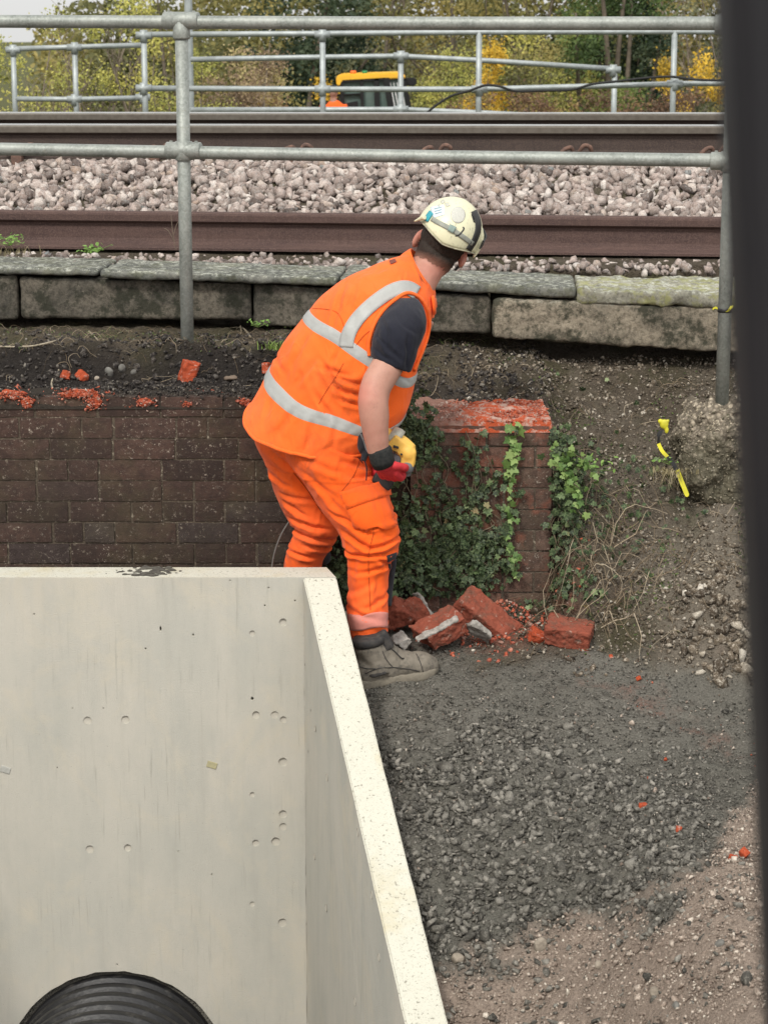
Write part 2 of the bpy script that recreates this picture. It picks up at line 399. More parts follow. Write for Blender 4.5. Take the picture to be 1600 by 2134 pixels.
c = m.mix(m.ramp(m.math('DIVIDE', yy, 30), [(.44, 0), (.6, 1)]), c, m.mix(m.noise(2, 6, .7), (.10, .10, .035), (.06, .065, .03)))
m.col(c); m.bump(m.noise(140, 5, .75), .012); m.bump(m.voro(95), .006)
ground = link('ground', gme, m.m, smooth=True); tag(ground, kind='structure')

def surf_pts(n, x0, x1, y0, y1, keep=None, lift=0):
    X = RNG.uniform(x0, x1, n); Y = RNG.uniform(y0, y1, n)
    if keep is not None:
        k = RNG.uniform(0, 1, n) < keep(X, Y); X, Y = X[k], Y[k]
    return X, Y, ground_h(X, Y, False) + lift
def inX(X, Y): return X > HW_inner(Y) + .005
# dark gravel on the mound, coarse at the lower left and in the middle, fine at the crown
def coarse(X, Y): return np.clip(.12 + 1.4 * (sstep(7.0, 6.2, Y) * sstep(1.15, .5, X)) + .8 * vnoise(X, Y, 5, 21), .05, 1)
X, Y, Z = surf_pts(34000, -.35, 1.75, 4.9, 7.25, lambda X, Y: inX(X, Y) * (1 - dirt_mask(X, Y)) * (1 - .9 * pink_mask(X, Y)) * np.clip(coarse(X, Y) + .1, 0, 1))
sz = (.005 + .0135 * RNG.uniform(0, 1, len(X)) ** 2.4) * (.5 + .7 * coarse(X, Y)); big = RNG.uniform(0, 1, len(X)) < .035; sz = np.where(big, sz * 1.7, sz)
o = link('dark_gravel', scatter('g', np.stack([X, Y, Z + sz * .25], 1), sz, SMALL + SMALL + ROCK + FLAT, DGRAV, 1.3), DGRAV)
tag(o, 'dark grey crushed gravel heaped beside the concrete headwall', 'gravel', kind='stuff')
X, Y, Z = surf_pts(30000, -.35, 1.75, 4.9, 7.3, lambda X, Y: inX(X, Y) * (1 - dirt_mask(X, Y)) * (1 - .9 * pink_mask(X, Y)))
sz = RNG.uniform(.0022, .0055, len(X))
o = link('fine_gravel', scatter('g', np.stack([X, Y, Z + sz * .3 + .003], 1), sz, SMALL[:8], DGRAV, 1.5, RNG.uniform(0, .97, len(X))), DGRAV)
tag(o, 'fine dark grit between the gravel stones', 'gravel', kind='stuff')
X, Y, Z = surf_pts(52000, -.2, 1.75, 4.75, 6.9, lambda X, Y: inX(X, Y) * (.04 + pink_mask(X, Y)))
sz = .0028 + .006 * RNG.uniform(0, 1, len(X)) ** 3; big = RNG.uniform(0, 1, len(X)) < .012; sz = np.where(big, RNG.uniform(.009, .018, len(X)), sz)
o = link('pink_gravel', scatter('g', np.stack([X, Y, Z + sz * .3], 1), sz, SMALL[:10] + ROCK[:6], PGRAV, 1.5), PGRAV)
tag(o, 'fine pinkish brown gravel at the foot of the dark heap', 'gravel', kind='stuff')
# brown crumbs on the bank, lumpy heap at right
X, Y, Z = surf_pts(34000, .3, 2.1, 6.8, 8.4, lambda X, Y: dirt_mask(X, Y) * np.clip(.28 + sstep(7.75, 7.2, Y) * sstep(.6, 1.1, X), 0, 1))
lump = sstep(7.45, 7.1, Y) * sstep(.85, 1.1, X)
sz = (.003 + .009 * RNG.uniform(0, 1, len(X)) ** 2.5) * (1 + 2.4 * lump * (RNG.uniform(0, 1, len(X)) < .22))
o = link('soil_clods', scatter('g', np.stack([X, Y, Z + sz * .3], 1), sz, ROCK, BROWNST, 3), BROWNST)
tag(o, 'crumbly brown soil clods on the bank and heap', 'soil', kind='stuff')
# black crumbs on the ledge
X, Y, Z = surf_pts(11000, -2.1, .65, 7.58, 8.45, lambda X, Y: np.clip(1.1 - (Y - 7.6) * .9, .25, 1))
sz = .003 + .013 * RNG.uniform(0, 1, len(X)) ** 3
o = link('ledge_soil', scatter('g', np.stack([X, Y, Z + sz * .3], 1), sz, ROCK, BLACKST, 3), BLACKST)
tag(o, 'crumbled black soil behind the broken wall top', 'soil', kind='stuff')
X, Y, Z = surf_pts(1500, -2.1, .5, 7.6, 8.12); sz = .007 + .018 * RNG.uniform(0, 1, len(X)) ** 2.5
cl_me = scatter('g', np.stack([X, Y, Z + sz * .15], 1), sz, ROCK, BLACKST, 3, RNG.uniform(0, .85, len(X)))
o = link('soil_lumps', cl_me, BLACKST); tag(o, 'lumps of near black soil in the cut above the brick wall', 'soil', kind='stuff')
X, Y, Z = surf_pts(2600, .6, 2.1, 7.0, 8.3, lambda X, Y: np.clip(.35 + 1.2 * vnoise(X, Y, 4, 91), 0, 1)); sz = .006 + .016 * RNG.uniform(0, 1, len(X)) ** 2.5
o = link('bank_lumps', scatter('g', np.stack([X, Y, Z + sz * .1], 1), sz, ROCK, BROWNST, 3, RNG.uniform(0, .8, len(X))), BROWNST); tag(o, 'larger brown earth clods on the bank', 'soil', kind='stuff')
X = RNG.uniform(-2.2, .05, 5200); Y = RNG.uniform(7.553, 7.76, 5200); sz = .002 + .008 * RNG.uniform(0, 1, 5200) ** 3; kk = vnoise(X, Y, 9, 31) > -.22; X, Y, sz = X[kk], Y[kk], sz[kk]
o = link('wall_top_soil', scatter('g', np.stack([X, Y, .960 + RNG.uniform(0, .016, len(X)) + 0 * X], 1), sz, ROCK, BLACKST, 3), BLACKST)
tag(o, 'dark soil and grit spilled over the broken top of the brick wall', 'soil', kind='stuff')
# red brick dust crumbs
X, Y, Z = surf_pts(3200, .02, .75, 7.05, 7.52, lambda X, Y: np.exp(-((X - .40) / .2) ** 2 - ((Y - 7.36) / .13) ** 2))
sz = .003 + .011 * RNG.uniform(0, 1, len(X)) ** 3
Z = Z + .075 * np.exp(-((X - .42) / .09) ** 2 - ((Y - 7.42) / .08) ** 2)
X2, Y2, Z2 = surf_pts(260, .6, 1.5, 6.4, 7.1, lambda X, Y: np.exp(-(((X - .95) + (Y - 6.78) * .9) / .09) ** 2))
s2 = .002 + .004 * RNG.uniform(0, 1, len(X2)) ** 3
o = link('brick_dust', scatter('g', np.concatenate([np.stack([X, Y, Z + sz * .3], 1), np.stack([X2, Y2, Z2 + s2 * .3], 1)]), np.concatenate([sz, s2]), ROCK, REDST, 3), REDST)
tag(o, 'orange red brick crumbs and dust among the broken bricks', 'brick rubble', kind='stuff')
# ballast
X, Y, Z = surf_pts(13500, -2.7, 2.7, 9.1, 10.25, lambda X, Y: (Y > 9.42 - .106 * X) * 1.0)
lay = RNG.integers(0, 3, len(X)); sz = RNG.uniform(.021, .046, len(X)) * np.where(RNG.uniform(0, 1, len(X)) < .3, .7, 1)
P1 = np.stack([X, Y, Z + lay * .012 - .005], 1)
X, Y, Z = surf_pts(1800, -2.7, 2.7, 8.72, 9.5, lambda X, Y: (Y < 9.235 - .106 * X) * 1.0); s2 = RNG.uniform(.014, .032, len(X)); Z = 1.275 + RNG.uniform(-.01, .012, len(X)) - .0 * X
P2 = np.stack([X, Y, Z], 1)
X, Y, Z = surf_pts(2500, -2.6, 2.6, 10.3, 12.6); s3 = RNG.uniform(.022, .038, len(X))
P3 = np.stack([X, Y, Z - .02], 1)
BP = np.concatenate([P1, P2, P3]); BS = np.concatenate([sz, s2, s3])
o = link('ballast', scatter('b', BP, BS, ROCK, BALLAST, 3), BALLAST)
tag(o, 'pinkish grey crushed granite ballast round the rails', 'ballast', kind='stuff')

# ------------------------------------------------------------------ rails
def profile_extrude(prof, p0, p1, nseg=1):
    """prof [(across, z)] swept from p0 to p1 (both at the foot centre)"""
    d = (p1 - p0).normalized(); a = Vector((-d.y, d.x, 0)).normalized()   # a points away from the camera
    V = []; n = len(prof)
    for i in range(nseg + 1):
        p = p0.lerp(p1, i / nseg)
        V += [p + a * x + Vector((0, 0, z)) for x, z in prof]
    Fc = [(i * n + k, i * n + (k + 1) % n, (i + 1) * n + (k + 1) % n, (i + 1) * n + k) for i in range(nseg) for k in range(n)]
    Fc += [tuple(range(n))[::-1], tuple(nseg * n + k for k in range(n))]
    me = mesh(V, Fc); bm = bmesh.new(); bm.from_mesh(me); bmesh.ops.recalc_face_normals(bm, faces=bm.faces); bm.to_mesh(me); bm.free(); return me
half = [(0, 0), (.07, 0), (.07, .010), (.064, .013), (.03, .021), (.014, .031), (.010, .045), (.010, .095), (.014, .108), (.030, .116), (.0345, .120), (.0355, .145), (.033, .153), (.024, .158), (0, .159)]
RP = [(x, z) for x, z in half] + [(-x, z) for x, z in half[::-1][1:-1]]
def rail(name, pa, pb, label, rust, tops=False, clips=(), ext=14):
    """pa, pb points on the rail top"""
    d = (pb - pa).normalized(); a = pa - d * ext - Vector((0, 0, .159)); b = pb + d * ext - Vector((0, 0, .159))
    r = empty(name, pa - Vector((0, 0, .159)), label, 'rail', 'running rails' if tops else None)
    link('rail_body', profile_extrude(RP, a, b, 40), rust, r)
    n = Vector((-d.y, d.x, 0))
    if tops:
        pr = [(-.0362, .121), (-.037, .146), (-.0345, .1538), (-.0345, .150), (-.034, .122)]
        link('head_side', profile_extrude(pr, a, b), RAIL_HEAD, r)
        pr = [(-.0338, .1536), (-.024, .1592), (0, .1602), (.024, .1592), (.0338, .1536), (.02, .156), (-.02, .156)]
        link('running_surface', profile_extrude(pr, a, b), RAIL_TOP, r)
    for cx in clips:
        base = a + d * ((cx - a.x) / d.x) - n * .075
        pts = [base + d * x + Vector((0, 0, z)) + n * y for x, y, z in [(-.055, -.01, .022), (-.03, .0, .05), (0, .01, .058), (.012, .02, .030), (.03, -.005, .028), (.045, -.025, .055), (.06, -.03, .07), (.085, -.03, .062), (.092, -.01, .035)]]
        link('rail_clip', tubem(spline(pts, 5), .010, 8), CLIP, r, True)
        link('clip_shoulder', boxm(base + Vector((0, -.03, .0)), (.05, .07, .05), bev=.008), CLIP, r)
    return r
CLIP = simple('rusty_clip_steel', (.17, .10, .075), (.09, .06, .05), 60, .85, .2)
rail('spare_rail', at(0, 437, 9.50), at(1500, 452, 9.17), 'rust brown rail lying at the foot of the ballast just behind the concrete edging', RAIL_RUST)
c0 = at(900, 318, 10.2).x; c1 = at(1195, 318, 10.2).x; c2 = at(1475, 318, 10.2).x; pit = (c2 - c0) / 2
rail('running_rail', at(0, 258, 10.32), at(1500, 260, 10.14), 'nearer running rail with shiny top at the back of the ballast', RAIL_DARK, True, [c0 + pit * k for k in range(-5, 4)])
rail('running_rail', at(0, 233.5, 11.82), at(1500, 234.5, 11.64), 'farther running rail below the distant handrails', RAIL_DARK, True)

# ------------------------------------------------------------------ concrete edging
def concrete(name, base, dark, moss=0, lich=0, sc=1.0, mosscol=(.10, .105, .03)):
    m = M(name, .92, .15)
    c = m.mix(m.ramp(m.noise(7 * sc, 6, .7), [(.35, 0), (.65, 1)]), dark, base)
    c = m.mix(m.ramp(m.noise(60, 5, .75), [(.38, .6), (.55, 0)]), c, tuple(x * .35 for x in dark))
    c = m.mix(m.ramp(m.noise(110, 4, .7), [(.62, 0), (.7, .5)]), c, tuple(min(1, x * 1.6) for x in base))
    up = m.ramp(m.sep(m.nrm, 2), [(.3, 0), (.8, 1)])
    if lich: c = m.mix(m.math('MULTIPLY', m.ramp(m.noise(38, 6, .8), [(.50, 0), (.58, lich)]), up), c, (.48, .49, .42))
    if moss: c = m.mix(m.ramp(m.noise(11, 6, .75), [(.48, 0), (.58, moss)]), c, mosscol)
    m.col(c); m.bump(m.noise(90, 6, .75), .004); return m.m
SLAB = concrete('weathered_slab_concrete', (.20, .20, .175), (.105, .11, .10), .25, .75)
SLABM = concrete('mossy_slab_concrete', (.36, .345, .28), (.20, .195, .155), .7, .9, 1, (.27, .27, .10))
BLOCK = concrete('stained_block_concrete', (.165, .145, .115), (.060, .056, .047), .8, .2, .8, (.024, .026, .018))
BLOCK2 = concrete('buff_stained_block', (.29, .25, .19), (.13, .115, .09), .85, .25, .8, (.030, .032, .022))
def pxprism(name, q, YL, YR, depth, mat, label, cat, group, bev=.006, rough=.004, vox=.011, sides=0.0):
    """front face corners in pixels TL,TR,BR,BL standing at YL..YR, pushed back by depth"""
    Ys = [YL, YR, YR, YL]; f = [at(p[0], p[1], y) for p, y in zip(q, Ys)]
    f[3] = Vector((f[0].x, f[3].y, f[3].z)); f[2] = Vector((f[1].x, f[2].y, f[2].z))
    b = [v + Vector((sides, depth, (.0 if depth < .3 else 0))) for v in f]
    V = f + b; Fc = [(0, 1, 2, 3), (7, 6, 5, 4), (0, 4, 5, 1), (1, 5, 6, 2), (2, 6, 7, 3), (3, 7, 4, 0)]
    me = mesh(V, Fc); bm = bmesh.new(); bm.from_mesh(me); bmesh.ops.recalc_face_normals(bm, faces=bm.faces)
    bmesh.ops.bevel(bm, geom=bm.edges[:], offset=bev, segments=2, affect='EDGES'); bm.to_mesh(me); bm.free()
    me = remesh(me, vox, 1); displace(me, lambda p, n: rough * (fbm(p * 9) + .6 * fbm(p * 32)))
    o = link(name, me, mat, smooth=True); return tag(o, label, cat, group)
SG = 'concrete coping slabs along the track edge'
pxprism('coping_slab', [(-420, 545), (203, 562), (203, 577), (-420, 560)], 8.62, 8.50, .42, SLAB, 'grey coping slab at far left with pale lichen on its top', 'slab', SG, sides=.03)
pxprism('coping_slab', [(207, 563), (703, 579), (703, 597), (207, 580)], 8.47, 8.38, .44, SLAB, 'long coping slab behind the left handrail post', 'slab', SG, sides=.03)
pxprism('coping_slab', [(708, 576), (1199, 599), (1199, 623), (708, 595)], 8.38, 8.26, .46, SLAB, 'coping slab right of the worker with a dark gap under its end', 'slab', SG, sides=.03)
pxprism('coping_slab', [(1205, 604), (1820, 618), (1820, 652), (1205, 634)], 8.25, 8.15, .52, SLABM, 'moss covered pale coping slab behind the right handrail post', 'slab', SG, rough=.011, sides=.03)
BG = 'concrete edging blocks under the coping'
pxprism('edging_block', [(-420, 568), (36, 575), (36, 668), (-420, 668)], 8.62, 8.56, .25, BLOCK, 'stained edging block cut by the left frame edge', 'block', BG)
pxprism('edging_block', [(41, 577), (523, 591), (523, 668), (41, 664)], 8.56, 8.46, .25, BLOCK, 'long dark stained edging block behind the left post', 'block', BG)
pxprism('edging_block', [(528, 592), (1023, 618), (1023, 697), (528, 680)], 8.46, 8.33, .25, BLOCK, 'edging block partly hidden behind the worker', 'block', BG)
pxprism('edging_block', [(1028, 623), (1700, 648), (1700, 747), (1028, 706)], 8.28, 8.18, .28, BLOCK2, 'large buff edging block with black moss streaks right of the worker', 'block', BG, rough=.008)

# ------------------------------------------------------------------ brick wall
def brickmat(name, stops, red=0.0):
    m = M(name, .9, .15)
    c = m.ramp(m.attr('rnd'), stops)
    c = m.mix(m.ramp(m.noise(35, 5, .7), [(.35, .6), (.6, 0)]), c, (.028, .020, .018))
    c = m.mix(m.ramp(m.noise(5, 5, .7), [(.48, 0), (.7, .45)]), c, (.085, .075, .04))
    c = m.mix(m.ramp(m.noise(48, 5, .75), [(.60, 0), (.67, .7)]), c, (.26, .22, .17)); c = m.mix(m.math('MULTIPLY', m.ramp(m.noise(85, 4, .8), [(.60, 0), (.66, .85)]), m.ramp(m.noise(6, 4, .7), [(.42, .15), (.6, 1)])), c, (.46, .40, .33)); c = m.mix(m.ramp(m.noise(2.6, 4, .6), [(.4, .45), (.6, 0)]), c, (.03, .024, .021))
    if red: c = m.mix(m.ramp(m.noise(9, 4, .7), [(.5, 0), (.62, red)]), c, (.33, .09, .05))
    m.col(c); m.bump(m.noise(150, 5, .75), .0035); return m.m
BRICK = brickmat('dark_weathered_brick', [(0, (.046, .031, .026)), (.3, (.058, .037, .030)), (.6, (.068, .042, .034)), (.85, (.080, .049, .039)), (.95, (.052, .040, .038)), (1, (.085, .068, .052))])
BRICKR = brickmat('weathered_red_brick', [(0, (.11, .072, .055)), (.5, (.155, .095, .072)), (.85, (.21, .115, .085)), (1, (.15, .115, .09))], .3)
m = M('old_mortar', .95, .1); c = m.mix(m.noise(40, 5, .7), (.030, .024, .019), (.15, .12, .09)); c = m.mix(m.ramp(m.noise(70, 5, .7), [(.56, 0), (.64, .8)]), c, (.30, .26, .20)); m.col(c); m.bump(m.noise(150), .004); MORTAR = m.m
m = M('raw_broken_brick', .95, .1); c = m.mix(m.noise(30, 5, .75), (.26, .045, .022), (.52, .105, .045)); c = m.mix(m.ramp(m.noise(55, 5, .75), [(.56, 0), (.66, .8)]), c, (.55, .42, .36)); c = m.mix(m.ramp(m.noise(26, 5, .7), [(.58, 0), (.7, .75)]), c, (.12, .06, .04)); m.col(c); m.bump(m.noise(60, 6, .8), .010); RAW = m.m
def brick_mesh(x0, x1, y0, y1, ztop, zbot, seed, course=.0752, joint=.0065, mortar_back=.010, broken=None):
    rnd = random.Random(seed); Vs = []; Fs = []; A = []
    z = ztop; row = 0
    while z > zbot:
        x = x0 - rnd.choice([0, .056, .11, .17]); hdr = row % 2
        while x < x1:
            ln = .108 if rnd.random() < (.55 if hdr else .22) else .218
            a = max(x, x0) + joint / 2 + rnd.uniform(-.002, .002); b = min(x + ln, x1) - joint / 2 + rnd.uniform(-.002, .002); x += ln + .002
            if b - a < .03: continue
            zt = z - joint / 2 + rnd.uniform(-.0015, .0015); zb = z - course + joint / 2 + rnd.uniform(-.0015, .0015)
            yo = rnd.uniform(-.0022, .0022); v = rnd.random(); c = .004; off = len(Vs)
            # front face with chamfered edge ring (rounded arris)
            nx_ = max(2, int((b - a) / .02)); nz_ = 4
            bm_pts = []
            for j in range(nz_ + 1):
                for i in range(nx_ + 1):
                    u = i / nx_; w = j / nz_; xx = a + (b - a) * u; zz = zb + (zt - zb) * w
                    e = (i in (0, nx_)) or (j in (0, nz_))
                    p = Vector((xx, y0 + yo + (.0014 if e else 0) + .0010 * fbm(Vector((xx * 22, zz * 22, seed))), zz))
                    if e: p += Vector((rnd.uniform(-.0012, .0012), 0, rnd.uniform(-.0012, .0012)))
                    bm_pts.append(p)
            Vs += bm_pts; A += [v] * len(bm_pts)
            for j in range(nz_):
                for i in range(nx_):
                    q = off + j * (nx_ + 1) + i; Fs.append((q, q + 1, q + nx_ + 2, q + nx_ + 1))
            # sides back into the wall
            ring = [off + i for i in range(nx_ + 1)] + [off + j * (nx_ + 1) + nx_ for j in range(1, nz_ + 1)] + [off + nz_ * (nx_ + 1) + i for i in range(nx_ - 1, -1, -1)] + [off + j * (nx_ + 1) for j in range(nz_ - 1, 0, -1)]
            base = len(Vs)
            for r in ring: p = Vs[r].copy(); p.y = y0 + .05; Vs.append(p); A.append(v)
            for k in range(len(ring)):
                k2 = (k + 1) % len(ring); Fs.append((ring[k], base + k, base + k2, ring[k2]))
        z -= course; row += 1
    me = mesh(Vs, Fs); fattr(me, 'rnd', A)
    return me
wall = empty('brick_wall', (-1.0, YW, 0), 'dark weathered brick retaining wall with a broken top, left of the worker', 'wall')
xl, xr_ = -3.2, .09
link('brick_face', brick_mesh(xl, xr_, YW, YW + .22, .890 + .0752, -.05, 5), BRICK, wall)
core = boxm(Vector(((xl + xr_) / 2, YW + .0062 + .11, .43)), (xr_ - xl, .22, 1.03)); link('mortar', core, MORTAR, wall)
# broken core on top of the wall: rough strip
def rough_top(x0, x1, y0, y1, z, amp, mat, parent, name, seed):
    nxx = int((x1 - x0) / .012); nyy = int((y1 - y0) / .012); V = []; Fc = []
    for j in range(nyy + 1):
        for i in range(nxx + 1):
            x = x0 + (x1 - x0) * i / nxx; y = y0 + (y1 - y0) * j / nyy
            e = min(i, nxx - i, j, nyy - j)
            h = amp * (.5 + fbm(Vector((x * 7, y * 7, seed))) + .5 * fbm(Vector((x * 30, y * 30, seed))))
            if e == 0: h = -.03
            V.append((x + .004 * noise.noise(Vector((x * 40, y * 40, 1))), y, z + h))
    for j in range(nyy):
        for i in range(nxx):
            q = j * (nxx + 1) + i; Fc.append((q, q + 1, q + nxx + 2, q + nxx + 1))
    return link(name, mesh(V, Fc), mat, parent)
m = M('wall_top_rubble', .95, .1)
c = m.mix(m.ramp(m.noise(7, 5, .75), [(.63, 0), (.67, .9)]), m.mix(m.noise(70, 5, .7), (.014, .012, .011), (.06, .05, .04)), m.mix(m.noise(40, 5, .75), (.40, .05, .02), (.55, .16, .09)))
m.col(c); m.bump(m.noise(60, 6, .8), .01); TOPR = m.m
rough_top(xl, xr_, YW - .003, YW + .2, .950, .016, TOPR, wall, 'broken_top', 3.3)
# spalled raw patches on the face
def patch(px, py, w, h, Y, mat, parent, seed, name='spalled_patch'):
    c = at(px, py, Y); n = 22; sc = 1 / 590.0; V = [c + Vector((0, -.004, 0))]; rnd = random.Random(seed)
    R1 = []
    for ring, f, dy in ((0, .35, -.006), (1, .7, -.004), (2, 1.0, .006)):
        for k in range(n):
            q = 2 * math.pi * k / n; rr = f * (1 + .35 * noise.noise(Vector((math.cos(q) * 1.7, math.sin(q) * 1.7, seed))) * 1.6 + rnd.uniform(-.1, .1))
            V.append(c + Vector((math.cos(q) * w * sc * rr, dy + rnd.uniform(-.002, .002), math.sin(q) * h * sc * rr)))
    Fc = [(0, 1 + k, 1 + (k + 1) % n) for k in range(n)]
    for r in (0, 1):
        for k in range(n):
            k2 = (k + 1) % n; Fc.append((1 + r * n + k, 1 + (r + 1) * n + k, 1 + (r + 1) * n + k2, 1 + r * n + k2))
    me = mesh(V, Fc); bm = bmesh.new(); bm.from_mesh(me); bmesh.ops.recalc_face_normals(bm, faces=bm.faces); bm.to_mesh(me); bm.free()
    return link(name, me, mat, parent)
for i, (px, py, w, h) in enumerate([(28, 824, 34, 13), (58, 838, 18, 14), (160, 820, 52, 12), (197, 838, 22, 18), (303, 838, 24, 13), (392, 842, 14, 7), (512, 838, 20, 9)]):
    patch(px, py, w * .8, h * .8, YW, RAW, wall, i + 1.7)
    n_ = int(w * h * .35); X = at(px, py, YW).x + RNG.normal(0, .5, n_) * w / 600; Zp = at(px, py, YW).z + RNG.normal(0, .45, n_) * h / 600
    co_ = link('spall_crumbs', scatter('g', np.stack([X, YW - .002 - RNG.uniform(0, .004, n_), Zp], 1), .002 + .008 * RNG.uniform(0, 1, n_) ** 2, FLAT, None, 3), REDST, wall); co_['kind'] = 'stuff'
# pier
YP = YW - .04
pz = at(1000, 886, YP).z
pxl, pxr = .09, at(1150, 1000, YP).x
pier = empty('brick_pier', ((pxl + pxr) / 2, YP, 0), 'ivy covered brick pier with a freshly broken orange red top', 'pier')
link('brick_face', brick_mesh(pxl, pxr, YP, YP + .4, pz, -.05, 9), BRICKR, pier)
side = brick_mesh(0, .46, 0, .4, pz, -.05, 12)
side.transform(Matrix.Translation((pxr + .006, YP + .008, 0)) @ Matrix.Rotation(math.radians(90), 4, 'Z'))
link('brick_side', side, BRICKR, pier, True)
link('mortar', boxm(Vector(((pxl + pxr) / 2 - .003, YP + .0062 + .23, pz / 2 - .06)), (pxr - pxl - .012, .46, pz + .1)), MORTAR, pier)
m = M('fresh_broken_brick_top', .95, .1)
gx = m.sep(m.pos, 0)
c = m.mix(m.noise(35, 5, .75), (.36, .062, .028), (.58, .13, .055))
c = m.mix(m.ramp(m.noise(24, 5, .75), [(.47, 0), (.57, .9)]), c, (.50, .36, .30))
c2 = m.mix(m.noise(50, 6, .8), (.10, .055, .04), (.42, .24, .19))
mk = m.ramp(m.math('ADD', gx, m.math('MULTIPLY', m.noise(9, 4, .6), .25)), [(.34, 0), (.42, 1)])
c = m.mix(mk, c2, c); m.col(c); m.bump(m.noise(70, 6, .8), .012); FRESH = m.m
rough_top(pxl - .002, pxr + .004, YP - .004, YP + .46, pz + .004, .020, FRESH, pier, 'broken_top', 8.1)
for i, (px, py, w, h) in enumerate([(1085, 960, 16, 9), (1100, 1075, 22, 12), (1010, 1090, 18, 9)]): pass

n_ = 2600; X = RNG.uniform(pxl + .005, pxr - .005, n_); Y = RNG.uniform(YP, YP + .44, n_); sz = .002 + .008 * RNG.uniform(0, 1, n_) ** 3.5
rr_ = np.where(X > .30 + .1 * vnoise(X, Y, 8, 41), RNG.uniform(0, 1, n_), RNG.uniform(.80, 1, n_))
pt_ = scatter('g', np.stack([X, Y, pz + .014 + .012 * vnoise(X, Y, 20, 42) + sz * .3], 1), sz, FLAT, None, 1.2, rr_); po_ = link('loose_rubble', pt_, REDST, pier); po_['kind'] = 'stuff'
# ------------------------------------------------------------------ precast headwall
m = M('pale_precast_concrete', .85, .25)
c = m.mix(m.ramp(m.noise(1.6, 5, .6), [(.35, 0), (.65, 1)]), (.445, .42, .365), (.395, .385, .34))
c = m.mix(m.ramp(m.noise(5, 6, .65, m.mapp((1, 1, .35))), [(.42, 0), (.68, .7)]), c, (.335, .335, .30))
c = m.mix(m.ramp(m.noise(26, 6, .7, m.mapp((1, 1, .06))), [(.52, 0), (.72, .30)]), c, (.31, .30, .26)); c = m.mix(m.ramp(m.noise(3.4, 5, .7), [(.56, 0), (.72, .5)]), c, (.48, .44, .35))
c = m.mix(m.ramp(m.noise(330, 2, .5), [(.64, 0), (.72, .6)]), c, (.25, .24, .21))
c = m.mix(m.ramp(m.voro(32), [(0.02, .8), (.05, 0)]), c, (.17, .16, .14)); c = m.mix(m.ramp(m.noise(2.2, 6, .72, m.mapp((1, 1, .8)), 1.2), [(.53, 0), (.66, .45)]), c, (.47, .425, .335)); c = m.mix(m.math('MULTIPLY', m.ramp(m.noise(75, 3, .6, m.mapp((1, 1, .05))), [(.58, 0), (.68, .7)]), m.ramp(m.noise(3, 3, .6), [(.45, 0), (.6, 1)])), c, (.30, .295, .255))
up = m.ramp(m.sep(m.nrm, 2), [(.45, 0), (.75, 1)])
top = m.mix(m.noise(6, 5, .6), (.53, .52, .445), (.46, .45, .38))
top = m.mix(m.ramp(m.noise(3.2, 5, .7), [(.55, 0), (.7, .45)]), top, (.43, .355, .19))
top = m.mix(m.ramp(m.noise(210, 3, .7), [(.56, 0), (.66, .65)]), top, (.30, .29, .235))
top = m.mix(m.ramp(m.noise(95, 3, .6), [(.61, 0), (.67, .8)]), top, (.19, .18, .145)); top = m.mix(m.ramp(m.noise(22, 5, .7), [(.62, 0), (.72, .5)]), top, (.33, .31, .23))
c = m.mix(up, c, top); m.col(c); m.bump(m.noise(260, 4, .6), .0012); PRE = m.m
YB = 7.0; I0 = at(632, 1203, YB); I1 = at(845, 2134, 5.45); O0 = at(701, 1205, YB); O1 = at(933, 2134, 5.45)
O0.z = I0.z; zt = I0.z; BT = .14; ZB = -1.85
k = 1.32; I2 = I0 + (I1 - I0) * k; O2 = O0 + (O1 - O0) * k
cxp = at(240, 2026, YB); PR = .362; pc = Vector((cxp.x, YB, cxp.z - PR - .02)); HR = PR + .022
mir = lambda v: Vector((2 * pc.x - v.x, v.y, v.z))
hw = empty('headwall', (pc.x, YB + .07, zt), 'pale precast concrete headwall box with splayed side wall, in the left foreground', 'headwall')
BACKM = [(183, 1502, .013), (262, 1500, .013), (590, 1297, .012), (526, 1320, .009), (534, 1490, .012), (573, 1490, .012), (591, 1500, .011), (590, 1588, .014), (526, 1656, .008), (590, 1697, .013), (590, 1723, .012), (533, 1757, .011), (575, 1754, .014), (188, 1770, .013), (267, 1767, .012), (526, 1884, .008), (589, 1923, .014)]
BLOWS = [(335, 1310, .003, .008), (403, 1323, .0035, .004), (304, 1352, .0035, .0035), (526, 1456, .005, .006), (72, 1280, .003, .003), (216, 1476, .0025, .0025), (120, 1600, .002, .003), (442, 1822, .0025, .003), (245, 2010, .003, .003), (372, 1774, .002, .002), (615, 1252, .003, .003), (552, 1262, .0025, .0035), (152, 1476, .002, .002), (480, 1210, .0025, .0025), (560, 1225, .003, .0025)]
